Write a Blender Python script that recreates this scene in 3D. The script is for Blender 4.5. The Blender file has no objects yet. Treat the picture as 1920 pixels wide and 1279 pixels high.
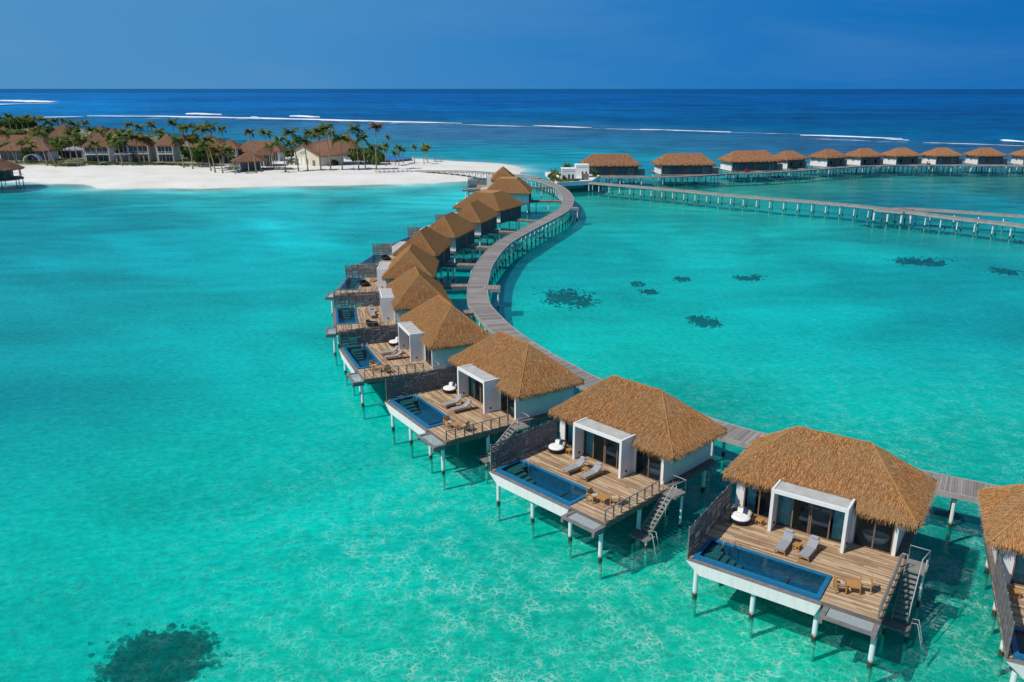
import bpy, math, random
import numpy as np
from mathutils import Vector, Matrix
R = math.radians
scene = bpy.context.scene
COL = scene.collection
rnd = random.Random(7)

# ------------------------------------------------------------------ camera (solved from the photo)
FPX, CX, CY, PITCH, CAMH = 1505.08, 960.0, 639.5, 0.3053, 30.459
H = 2.823                                    # deck height above the water

def un(px, py, z=0.0):
    """world point at height z seen at a photo pixel"""
    a = (px - CX) / FPX; b = (CY - py) / FPX
    c, s = math.cos(PITCH), math.sin(PITCH)
    dy = c + b * s; dz = -s + b * c
    t = (z - CAMH) / dz
    return (a * t, dy * t)

def ppm(x, y):
    return FPX / (y * math.cos(PITCH) + CAMH * math.sin(PITCH))

# ------------------------------------------------------------------ object helpers
def tag(o, label=None, cat=None, group=None, kind=None):
    if label: o['label'] = label
    if cat: o['category'] = cat
    if group: o['group'] = group
    if kind: o['kind'] = kind
    return o

def thing(name, loc=(0, 0, 0), rz=0.0, label=None, cat=None, group=None):
    o = bpy.data.objects.new(name, None); COL.objects.link(o)
    o.location = loc; o.rotation_euler = (0, 0, rz)
    o.empty_display_size = .2
    return tag(o, label, cat, group)

KIDS = {}
def link(o, parent=None):
    COL.objects.link(o)
    if parent is not None:
        o.parent = parent
        KIDS.setdefault(parent.name, []).append(o)
    return o

def copy_tree(o, parent=None):
    c = o.copy(); link(c, parent)
    for k in KIDS.get(o.name, []):
        copy_tree(k, c)
    return c

class MB:
    def __init__(s): s.v = []; s.f = []; s.m = []; s.c = []
    def poly(s, pts, mi=0, c=.5):
        n = len(s.v); s.v += [tuple(p) for p in pts]; s.f.append(tuple(range(n, n + len(pts)))); s.m.append(mi); s.c.append(c)
    def box(s, x0, x1, y0, y1, z0, z1, mi=0, c=.5):
        n = len(s.v)
        s.v += [(x0,y0,z0),(x1,y0,z0),(x1,y1,z0),(x0,y1,z0),(x0,y0,z1),(x1,y0,z1),(x1,y1,z1),(x0,y1,z1)]
        for q in ((0,3,2,1),(4,5,6,7),(0,1,5,4),(1,2,6,5),(2,3,7,6),(3,0,4,7)):
            s.f.append(tuple(n + i for i in q)); s.m.append(mi); s.c.append(c)
        return s
    def bar(s, p, q, w, h=None, mi=0, c=.5):
        """box beam between two points"""
        h = h or w
        p = Vector(p); q = Vector(q); d = (q - p).normalized()
        up = Vector((0, 0, 1)) if abs(d.z) < .95 else Vector((1, 0, 0))
        a = d.cross(up).normalized() * w / 2; b = a.cross(d).normalized() * h / 2
        n = len(s.v)
        s.v += [tuple(r + k) for r in (p, q) for k in (-a - b, a - b, a + b, -a + b)]
        for t in ((0,3,2,1),(4,5,6,7),(0,1,5,4),(1,2,6,5),(2,3,7,6),(3,0,4,7)):
            s.f.append(tuple(n + i for i in t)); s.m.append(mi); s.c.append(c)
        return s
    def tube(s, pts, rad, n=10, mi=0, cap=True):
        base = len(s.v); P = [Vector(p) for p in pts]
        if not hasattr(rad, '__len__'): rad = [rad] * len(P)
        for i, p in enumerate(P):
            d = (P[min(i + 1, len(P) - 1)] - P[max(i - 1, 0)]).normalized()
            up = Vector((0, 0, 1)) if abs(d.z) < .9 else Vector((1, 0, 0))
            a = d.cross(up).normalized(); b = a.cross(d).normalized()
            for k in range(n):
                t = 2 * math.pi * k / n
                s.v.append(tuple(p + (a * math.cos(t) + b * math.sin(t)) * rad[i]))
        for i in range(len(P) - 1):
            for k in range(n):
                k2 = (k + 1) % n
                s.f.append((base + i*n + k, base + i*n + k2, base + (i+1)*n + k2, base + (i+1)*n + k)); s.m.append(mi); s.c.append(.5)
        if cap:
            s.f.append(tuple(base + k for k in range(n))[::-1]); s.m.append(mi); s.c.append(.5)
            s.f.append(tuple(base + (len(P)-1)*n + k for k in range(n))); s.m.append(mi); s.c.append(.5)
        return s
    def lathe(s, prof, n=24, cx=0, cy=0, sx=1, sy=1, mi=0):
        base = len(s.v)
        for r, z in prof:
            for k in range(n):
                t = 2*math.pi*k/n; s.v.append((cx + sx*r*math.cos(t), cy + sy*r*math.sin(t), z))
        for i in range(len(prof) - 1):
            for k in range(n):
                k2 = (k+1) % n
                s.f.append((base+i*n+k, base+i*n+k2, base+(i+1)*n+k2, base+(i+1)*n+k)); s.m.append(mi); s.c.append(.5)
        s.f.append(tuple(base + k for k in range(n))[::-1]); s.m.append(mi); s.c.append(.5)
        s.f.append(tuple(base + (len(prof)-1)*n + k for k in range(n))); s.m.append(mi); s.c.append(.5)
        return s
    def mesh(s, name, mats, smooth=False):
        me = bpy.data.meshes.new(name); me.from_pydata(s.v, [], s.f)
        for m in (mats if isinstance(mats, (list, tuple)) else [mats]): me.materials.append(m)
        me.polygons.foreach_set('material_index', s.m)
        if smooth: me.polygons.foreach_set('use_smooth', [True] * len(s.f))
        at = me.attributes.new('var', 'FLOAT', 'FACE'); at.data.foreach_set('value', s.c)
        me.update(); return me
    def build(s, name, mats, parent=None, smooth=False, loc=None):
        o = bpy.data.objects.new(name, s.mesh(name, mats, smooth)); link(o, parent)
        if loc: o.location = loc
        return o

# ------------------------------------------------------------------ materials
def nt(name):
    m = bpy.data.materials.new(name); m.use_nodes = True
    t = m.node_tree; t.nodes.clear()
    return m, t
class N:
    """terse node builder"""
    def __init__(s, t): s.t = t
    def n(s, typ, **kw):
        nd = s.t.nodes.new(typ)
        for k, v in kw.items():
            if k == 'ins':
                for a, b in v.items():
                    if isinstance(b, bpy.types.NodeSocket): s.t.links.new(b, nd.inputs[a])
                    else: nd.inputs[a].default_value = b
            else: setattr(nd, k, v)
        return nd
    def mix(s, f, a, b, bt='MIX'):
        nd = s.n('ShaderNodeMix', data_type='RGBA', blend_type=bt)
        for i, v in ((0, f), (6, a), (7, b)):
            if isinstance(v, bpy.types.NodeSocket): s.t.links.new(v, nd.inputs[i])
            else: nd.inputs[i].default_value = v if i == 0 or len(v) == 4 else (*v, 1)
        return nd.outputs[2]
    def math(s, op, a, b=0.0, c=0.0, clamp=False):
        nd = s.n('ShaderNodeMath', operation=op, use_clamp=clamp)
        for i, v in enumerate((a, b, c)):
            if isinstance(v, bpy.types.NodeSocket): s.t.links.new(v, nd.inputs[i])
            else: nd.inputs[i].default_value = v
        return nd.outputs[0]
    def noise(s, vec, scale, detail=3, rough=.55, dist=0):
        return s.n('ShaderNodeTexNoise', ins={'Vector': vec, 'Scale': scale, 'Detail': detail, 'Roughness': rough, 'Distortion': dist})
    def ramp(s, f, stops, interp='LINEAR'):
        nd = s.n('ShaderNodeValToRGB', ins={'Fac': f}); cr = nd.color_ramp; cr.interpolation = interp
        while len(cr.elements) < len(stops): cr.elements.new(.5)
        for e, (p, c) in zip(cr.elements, stops):
            e.position = p; e.color = (*c, 1) if len(c) == 3 else c
        return nd.outputs[0]
    def mapping(s, vec, sc=(1,1,1), rot=(0,0,0), loc=(0,0,0)):
        return s.n('ShaderNodeMapping', ins={'Vector': vec, 'Scale': sc, 'Rotation': rot, 'Location': loc}).outputs[0]
    def bsdf(s, col, rough=.8, bump=None, bstr=.3, bdist=.02, spec=.3, **kw):
        ins = {'Base Color': col if isinstance(col, bpy.types.NodeSocket) else (*col, 1), 'Roughness': rough, 'Specular IOR Level': spec}
        if bump is not None:
            ins['Normal'] = s.n('ShaderNodeBump', ins={'Height': bump, 'Strength': bstr, 'Distance': bdist}).outputs[0]
        ins.update(kw)
        b = s.n('ShaderNodeBsdfPrincipled', ins=ins)
        return b.outputs[0]
    def out(s, sh): s.n('ShaderNodeOutputMaterial', ins={'Surface': sh})
    def obj(s): return s.n('ShaderNodeTexCoord').outputs['Object']
    def pos(s): return s.n('ShaderNodeNewGeometry').outputs['Position']

def simple(name, col, rough=.7, var=.12, scale=3., spec=.3, bump=0.0, metallic=0.0):
    m, t = nt(name); k = N(t); v = k.obj()
    n1 = k.noise(v, scale, 5).outputs[0]; n2 = k.noise(v, scale * 7, 3).outputs[0]
    f = k.math('ADD', k.math('MULTIPLY', n1, .6), k.math('MULTIPLY', n2, .4))
    lo = tuple(c * (1 - var * 1.6) for c in col); hi = tuple(min(1, c * (1 + var * 1.2)) for c in col)
    c = k.ramp(f, [(.3, lo), (.7, hi)])
    k.out(k.bsdf(c, rough, n2 if bump else None, bump, .02, spec, Metallic=metallic)); return m

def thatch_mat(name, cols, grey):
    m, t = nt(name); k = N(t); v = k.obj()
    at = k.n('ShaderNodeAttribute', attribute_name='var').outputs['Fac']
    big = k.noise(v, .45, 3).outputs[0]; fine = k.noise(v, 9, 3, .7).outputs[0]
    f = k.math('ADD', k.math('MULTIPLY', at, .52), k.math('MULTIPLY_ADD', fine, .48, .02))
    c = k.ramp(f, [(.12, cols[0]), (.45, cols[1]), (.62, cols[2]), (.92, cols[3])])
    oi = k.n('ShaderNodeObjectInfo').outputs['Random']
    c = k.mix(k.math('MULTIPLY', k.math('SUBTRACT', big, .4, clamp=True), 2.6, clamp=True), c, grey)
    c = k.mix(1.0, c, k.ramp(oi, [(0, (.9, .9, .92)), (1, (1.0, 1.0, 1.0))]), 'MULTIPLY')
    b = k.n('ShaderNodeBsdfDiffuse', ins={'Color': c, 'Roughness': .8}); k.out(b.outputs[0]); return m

M = {}
M['thatch'] = thatch_mat('thatch', [(.14, .062, .024), (.40, .19, .072), (.57, .295, .12), (.79, .475, .23)], (.40, .25, .125))
M['thatch_hip'] = thatch_mat('thatch_hip', [(.22, .11, .035), (.4, .2, .07), (.5, .27, .1), (.62, .36, .15)], (.42, .26, .12))
M['thatch_far'] = thatch_mat('thatch_far', [(.22, .105, .06), (.33, .165, .095), (.40, .205, .12), (.5, .28, .17)], (.36, .21, .14))
def stained(name, col, streak):
    m, t = nt(name); k = N(t); v = k.obj()
    a = k.noise(k.mapping(v, (2.2, 2.2, .22)), 1.6, 5, .65).outputs[0]; b = k.noise(v, 7, 4).outputs[0]; d = k.noise(v, .5, 3).outputs[0]
    f = k.math('MULTIPLY', k.math('MULTIPLY_ADD', a, 3.2, -1.6, clamp=True), streak)
    c = k.mix(f, k.ramp(d, [(.3, tuple(x*.93 for x in col)), (.7, col)]), (.44, .41, .35))
    k.out(k.bsdf(c, .75, b, .1, .02)); return m
M['white'] = stained('white_plaster', (.8, .79, .76), .35)
M['cream'] = simple('cream_plaster', (.6, .56, .44), .8, .08, .4)
M['concrete'] = simple('portal_roof_concrete', (.47, .46, .42), .85, .16, 1.2)
M['basin'] = stained('basin_white', (.9, .82, .79), .4)
M['bluetile'] = simple('blue_mosaic', (.01, .155, .3), .3, .2, 6, spec=.4)
M['pooltile'] = simple('pool_floor_mosaic', (.02, .15, .22), .4, .35, 3)
M['stepstone'] = simple('pool_step_stone', (.16, .21, .16), .5, .2, 3)
M['darkwood'] = simple('window_frame_wood', (.2, .13, .085), .6, .2, 4)
M['beam'] = simple('under_deck_beam', (.16, .135, .115), .85, .25, 2)
M['teak'] = simple('teak', (.5, .25, .075), .5, .2, 6)
M['wicker'] = simple('dark_wicker', (.02, .018, .017), .6, .4, 20, bump=.4)
M['cushion'] = simple('white_cushion', (.78, .77, .74), .85, .05, 3)
M['grey_fabric'] = simple('grey_fabric', (.3, .3, .31), .9, .1, 8)
M['navy'] = simple('navy_fabric', (.02, .04, .12), .9, .1, 8)
M['beige'] = simple('beige_fabric', (.52, .44, .33), .9, .1, 8)
M['curtain'] = simple('teal_curtain', (.3, .78, .84), .85, .3, 3)
M['steel'] = simple('brushed_rail', (.46, .46, .45), .4, .1, 5)
M['interior'] = simple('room_wall', (.24, .28, .29), .8, .1, 1)
M['roomfloor'] = simple('room_floor', (.3, .33, .33), .4, .15, 1)
M['trunk'] = simple('palm_trunk', (.3, .24, .17), .9, .25, 2)
M['redpaint'] = simple('red_paint', (.5, .03, .03), .4, .1, 2)
M['rubber'] = simple('rubber', (.02, .02, .02), .8, .1, 2)
M['stair'] = simple('stair_tread', (.24, .225, .2), .8, .15, 3)
M['darkpanel'] = simple('dark_cladding', (.11, .125, .135), .6, .3, 1.5)
M['rock'] = simple('mooring_rock', (.06, .05, .04), .9, .4, 1)
M['coral'] = None
M['grey_roof'] = simple('grey_roof', (.33, .32, .34), .9, .12, .4)
M['stone_wall'] = simple('stone_wall', (.2, .15, .12), .9, .35, 2)

def wood(name, cols, across, w=.14, gapc=(.045, .035, .025), blotch=.35):
    """boards: across = 'x' or 'y' is the object axis that crosses the boards"""
    m, t = nt(name); k = N(t); v = k.obj()
    sp = k.n('ShaderNodeSeparateXYZ', ins={0: v}); a = sp.outputs[0 if across == 'x' else 1]; l = sp.outputs[1 if across == 'x' else 0]
    q = k.math('DIVIDE', a, w); fl = k.math('FLOOR', q); fr = k.math('SUBTRACT', q, fl)
    ln = k.math('FLOOR', k.math('ADD', k.math('DIVIDE', l, 2.9), k.math('MULTIPLY', fl, .37)))
    wn = k.n('ShaderNodeTexWhiteNoise', noise_dimensions='2D', ins={'Vector': k.n('ShaderNodeCombineXYZ', ins={0: fl, 1: ln}).outputs[0]}).outputs['Value']
    sc = (6, .7, 1) if across == 'x' else (.7, 6, 1)
    gr = k.noise(k.mapping(v, sc), 2.2, 4, .6).outputs[0]; bl = k.noise(v, .5, 3).outputs[0]
    f = k.math('ADD', k.math('ADD', k.math('MULTIPLY', wn, .45), k.math('MULTIPLY', gr, .45)), k.math('MULTIPLY', k.math('SUBTRACT', bl, .4), blotch))
    c = k.ramp(f, [(.12, cols[0]), (.38, cols[1]), (.6, cols[2]), (.85, cols[3])])
    g = k.math('LESS_THAN', fr, .07)
    c = k.mix(g, c, gapc)
    k.out(k.bsdf(c, .72, k.math('SUBTRACT', 1.0, g), .5, .01, .25)); return m
M['deck'] = wood('deck_boards', [(.17, .1, .055), (.37, .235, .13), (.54, .375, .225), (.7, .55, .37)], 'y')
M['greydeckY'] = wood('grey_boards', [(.14, .115, .095), (.24, .205, .175), (.31, .27, .235), (.43, .39, .35)], 'y', .15)
M['greydeckX'] = wood('grey_boards_cross', [(.14, .115, .095), (.24, .205, .175), (.31, .27, .235), (.43, .39, .35)], 'x', .15)
M['greywood'] = simple('weathered_grey_wood', (.2, .185, .175), .85, .3, 3)
M['slat'] = simple('weathered_slats', (.165, .15, .15), .85, .45, 4)

def pile_mat():
    m, t = nt('pile_concrete'); k = N(t)
    z = k.n('ShaderNodeSeparateXYZ', ins={0: k.pos()}).outputs[2]
    nz = k.noise(k.pos(), 5, 3).outputs[0]
    f = k.math('ADD', z, k.math('MULTIPLY', k.math('SUBTRACT', nz, .5), .35))
    c = k.ramp(k.math('MULTIPLY_ADD', f, .5, .5), [(.2, (.6, .57, .48)), (.38, (.45, .43, .34)), (.46, (.05, .045, .03)), (.63, (.07, .055, .035)), (.67, (.45, .43, .38)), (.74, (.74, .75, .73))])
    k.out(k.bsdf(c, .75)); return m
M['pile'] = pile_mat()

def glass_mat():
    m, t = nt('window_glass'); k = N(t)
    fr = k.n('ShaderNodeFresnel', ins={'IOR': 1.5}).outputs[0]
    tr = k.n('ShaderNodeBsdfTransparent', ins={'Color': (.9, .93, .94, 1)}).outputs[0]
    gl = k.n('ShaderNodeBsdfGlossy', ins={'Color': (.4, .65, .75, 1), 'Roughness': .03}).outputs[0]
    mx = k.n('ShaderNodeMixShader', ins={0: fr, 1: tr, 2: gl}).outputs[0]
    k.out(mx); return m
M['glass'] = glass_mat()

def poolwater_mat():
    m, t = nt('pool_water'); k = N(t); v = k.obj()
    n1 = k.noise(v, 2.5, 3).outputs[0]
    bp = k.n('ShaderNodeBump', ins={'Height': n1, 'Strength': .25, 'Distance': .05}).outputs[0]
    fr = k.n('ShaderNodeFresnel', ins={'IOR': 1.33, 'Normal': bp}).outputs[0]
    tr = k.n('ShaderNodeBsdfTransparent', ins={'Color': (.3, .7, .82, 1)}).outputs[0]
    gl = k.n('ShaderNodeBsdfGlossy', ins={'Color': (1, 1, 1, 1), 'Roughness': .04, 'Normal': bp}).outputs[0]
    k.out(k.n('ShaderNodeMixShader', ins={0: fr, 1: tr, 2: gl}).outputs[0]); return m
M['poolwater'] = poolwater_mat()

def net_mat():
    m, t = nt('net_cord'); k = N(t); v = k.obj()
    tr = k.n('ShaderNodeBsdfTransparent', ins={'Color': (1, 1, 1, 1)}).outputs[0]
    df = k.bsdf((.5, .54, .54), .9)
    sp = k.n('ShaderNodeSeparateXYZ', ins={0: v})
    fx = k.math('FRACT', k.math('MULTIPLY', sp.outputs[0], 14)); fy = k.math('FRACT', k.math('MULTIPLY', sp.outputs[1], 14))
    g = k.math('MAXIMUM', k.math('LESS_THAN', fx, .28), k.math('LESS_THAN', fy, .28))
    k.out(k.n('ShaderNodeMixShader', ins={0: g, 1: tr, 2: df}).outputs[0]); return m
M['net'] = net_mat()

def leaf_mat(name, a, b, c2):
    m, t = nt(name); k = N(t)
    at = k.n('ShaderNodeAttribute', attribute_name='var').outputs['Fac']
    oi = k.n('ShaderNodeObjectInfo').outputs['Random']
    f = k.math('ADD', k.math('MULTIPLY', at, .7), k.math('MULTIPLY', oi, .3))
    c = k.ramp(f, [(.05, a), (.5, b), (.95, c2)])
    d = k.n('ShaderNodeBsdfDiffuse', ins={'Color': c}).outputs[0]
    tl = k.n('ShaderNodeBsdfTranslucent', ins={'Color': c}).outputs[0]
    k.out(k.n('ShaderNodeMixShader', ins={0: .3, 1: d, 2: tl}).outputs[0]); return m
M['frond'] = leaf_mat('palm_frond', (.06, .1, .026), (.14, .2, .05), (.3, .29, .09))
M['frond_dry'] = leaf_mat('palm_frond_dry', (.07, .05, .02), (.17, .1, .035), (.24, .15, .06))
M['leaf'] = leaf_mat('tree_leaf', (.035, .07, .022), (.075, .125, .036), (.15, .2, .06))
M['shrubleaf'] = leaf_mat('shrub_leaf', (.06, .1, .025), (.13, .17, .045), (.28, .28, .1))

# ------------------------------------------------------------------ the sea
SHORE = [(-210,262),(-185,270),(-167.5,276),(-142,270.4),(-130.3,259.9),(-98.9,257.1),(-80,262.8),(-60.5,266.5),(-25.3,273.6),(-14,279),(-6,288),(1.5,302),(4.5,316.6),
         (2,330),(-4.5,342.9),(-20.7,356),(-45.1,372),(-65.9,384),(-95,395),(-118,412),(-150,450),(-200,500),(-280,590),(-400,700),(-700,860),(-900,700),(-600,330),(-330,262)]
SH = np.array(SHORE, float)
def sdf(x, y):
    """signed distance to the shoreline, positive inside the island"""
    x = np.asarray(x, float); y = np.asarray(y, float)
    d = np.full(x.shape, 1e9); ins = np.zeros(x.shape, bool)
    n = len(SH)
    for i in range(n):
        ax, ay = SH[i]; bx, by = SH[(i+1) % n]
        ex, ey = bx-ax, by-ay
        t = np.clip(((x-ax)*ex + (y-ay)*ey) / (ex*ex+ey*ey), 0, 1)
        d = np.minimum(d, np.hypot(x-ax-t*ex, y-ay-t*ey))
        c = ((ay > y) != (by > y)) & (x < (bx-ax)*(y-ay)/((by-ay) if by != ay else 1e-9) + ax)
        ins ^= c
    return np.where(ins, d, -d)

def wob(x, y, s, seed=0):
    """cheap smooth pseudo noise, about -1..1"""
    r = np.random.RandomState(seed); o = 0
    for i in range(6):
        a = r.uniform(0, 6.28); k = s * r.uniform(.6, 1.8); p = r.uniform(0, 6.28)
        o = o + np.sin((x*np.cos(a) + y*np.sin(a)) * k + p + 1.3*np.sin((x*np.sin(a) - y*np.cos(a)) * k * .7 + p))
    return o / 3.2

def land_h(x, y):
    s = sdf(x, y)
    s = s + wob(x, y, .12, 3) * 1.2
    up = 1.5 * (1 - np.exp(-np.clip(s, 0, None) / 9)) + .12 * wob(x, y, .25, 5) * np.clip(s / 12, 0, 1)
    dn = -1.75 * (1 - np.exp(np.clip(s, None, 0) / 22))
    return np.where(s > 0, up, dn)

def axis(lo, hi, step, ext_lo, ext_hi, g=1.09):
    a = list(np.arange(lo, hi + 1e-6, step))
    s, v = step, a[-1]
    while v < ext_hi: s *= g; v += s; a.append(v)
    s, v = step, a[0]
    while v > ext_lo: s *= g; v -= s; a.insert(0, v)
    return np.array(a)

def grid_mesh(name, X, Y, Z, mat, attrs=None, keep=None):
    ny, nx = X.shape
    vs = np.stack([X, Y, Z], -1).reshape(-1, 3)
    idx = np.arange(nx*ny).reshape(ny, nx)
    q = np.stack([idx[:-1,:-1], idx[:-1,1:], idx[1:,1:], idx[1:,:-1]], -1).reshape(-1, 4)
    if keep is not None:
        kk = keep.reshape(-1); q = q[kk[q].any(1)]
    me = bpy.data.meshes.new(name); me.from_pydata(vs.tolist(), [], q.tolist())
    me.materials.append(mat); me.polygons.foreach_set('use_smooth', [True]*len(q))
    for an, arr in (attrs or {}).items():
        at = me.attributes.new(an, 'FLOAT_COLOR', 'POINT')
        c = np.ones((nx*ny, 4)); c[:, :3] = arr.reshape(-1, 3); at.data.foreach_set('color', c.reshape(-1))
    me.update(); o = bpy.data.objects.new(name, me); COL.objects.link(o); return o

# water colour by place: (photo pixel only used to look the place up, colour sRGB of the water there)
WC = [(100,1200,0,176,160),(600,1200,12,188,162),(300,900,0,180,164),(900,1230,12,184,158),(1150,1200,14,182,155),(1450,1270,10,182,150),(1750,1240,6,160,140),
 (300,1050,0,184,168),(650,1000,0,186,168),(50,850,0,166,158),(2,745,0,124,138),(45,700,0,164,164),(45,790,0,168,164),(50,600,0,164,168),(300,620,0,184,182),(520,820,0,186,172),(300,470,0,172,178),
 (90,450,0,160,170),(500,480,0,188,188),(60,400,10,148,162),(220,405,14,160,170),(600,400,30,182,190),(800,385,60,190,192),(450,385,50,184,188),(640,620,0,184,176),(850,900,0,184,166),
 (1100,450,0,172,168),(1150,395,20,172,162),(1300,430,16,168,160),(1400,500,10,182,175),(1200,650,0,188,172),(1500,600,0,186,180),(1700,650,0,176,172),(1850,600,0,172,174),(1600,750,0,184,170),
 (1850,800,0,176,158),(1700,860,8,184,164),(1800,500,0,164,165),(1600,440,12,166,160),(1300,390,22,164,156),(1500,420,20,164,156),(1050,620,0,184,172),(1000,500,0,150,150),(1400,850,0,160,145),(1850,960,0,140,130),
 (1500,350,60,148,142),(1300,365,50,156,146),(1700,350,44,136,142),(1850,345,52,128,130),(1700,380,20,130,150),(1850,440,24,152,150),(1850,380,10,135,150),
 (900,290,12,140,172),(1000,305,8,155,178),(1080,285,14,135,172),(700,270,24,128,165),(480,262,16,124,172),(300,240,14,112,168),(1100,262,20,108,160),(1300,272,26,104,152),(1150,300,20,130,162),(850,250,40,108,160),(1000,248,32,102,152),
 (1500,272,26,98,150),(1850,282,24,96,146),(600,240,30,112,165),(150,232,16,112,165),
 (400,205,0,98,162),(900,214,0,96,158),(1300,226,0,90,150),(1700,245,0,92,150),(1910,255,0,90,150),(100,206,0,112,176),(10,206,0,118,180),(50,182,0,98,160),(600,185,0,84,146),(1200,190,0,78,138),(1800,200,0,80,140),
 (300,170,0,80,136),(960,170,0,74,128),(1600,170,0,70,124)]
def s2l(c): c = np.asarray(c, float) / 255; return np.where(c <= .04045, c/12.92, ((c+.055)/1.055)**2.4)
def warp(x, y): return np.stack([np.asarray(x)/(np.abs(y)+60)*3.0, np.log(np.clip(y, 1, None)+20)*2.2], -1)
wp = np.array([un(a, b) for a, b, *_ in WC]); WP = warp(wp[:,0], wp[:,1]); WCOL = s2l([c[2:] for c in WC])

def water_cols(x, y):
    P = warp(x, y).reshape(-1, 2)
    # inland / behind the camera: clamp
    o = np.zeros((len(P), 3)); w = np.zeros(len(P))
    for p, c in zip(WP, WCOL):
        d2 = ((P - p)**2).sum(1) + 1e-4
        k = np.exp(-d2*2.2) / (d2 + .02)**1.3 + 1e-7/d2
        o += k[:, None]*c; w += k
    return (o / w[:, None]).reshape(*np.shape(x), 3)

GAIN = np.array([.7, 1.42, 1.56])
xs = axis(-190, 130, 2.6, -42000, 42000); ys = axis(20, 330, 2.2, -900, 42000, 1.05)
X, Y = np.meshgrid(xs, ys)
c0 = water_cols(X, Y)
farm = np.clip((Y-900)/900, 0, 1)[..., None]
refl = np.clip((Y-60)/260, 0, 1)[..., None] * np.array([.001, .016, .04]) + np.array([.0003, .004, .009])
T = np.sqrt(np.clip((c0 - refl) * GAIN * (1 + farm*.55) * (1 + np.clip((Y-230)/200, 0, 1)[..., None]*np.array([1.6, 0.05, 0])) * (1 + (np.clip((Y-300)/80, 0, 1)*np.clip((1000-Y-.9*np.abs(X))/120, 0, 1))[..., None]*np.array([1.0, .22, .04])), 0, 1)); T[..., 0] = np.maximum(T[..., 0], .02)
s = sdf(X, Y) + wob(X, Y, .12, 3) * 1.2
fade = np.exp(np.clip(s, None, 0) / 7.5)[..., None]          # thin water at the beach is clear
T = T * (1 - fade) + fade * np.array([.86, .97, .97])
big = wob(X, Y, .045, 11)[..., None] * .05 + wob(X, Y, .11, 12)[..., None] * .035
T = np.clip(T * (1 + big * (1 - fade)), .02, .99)

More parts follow.
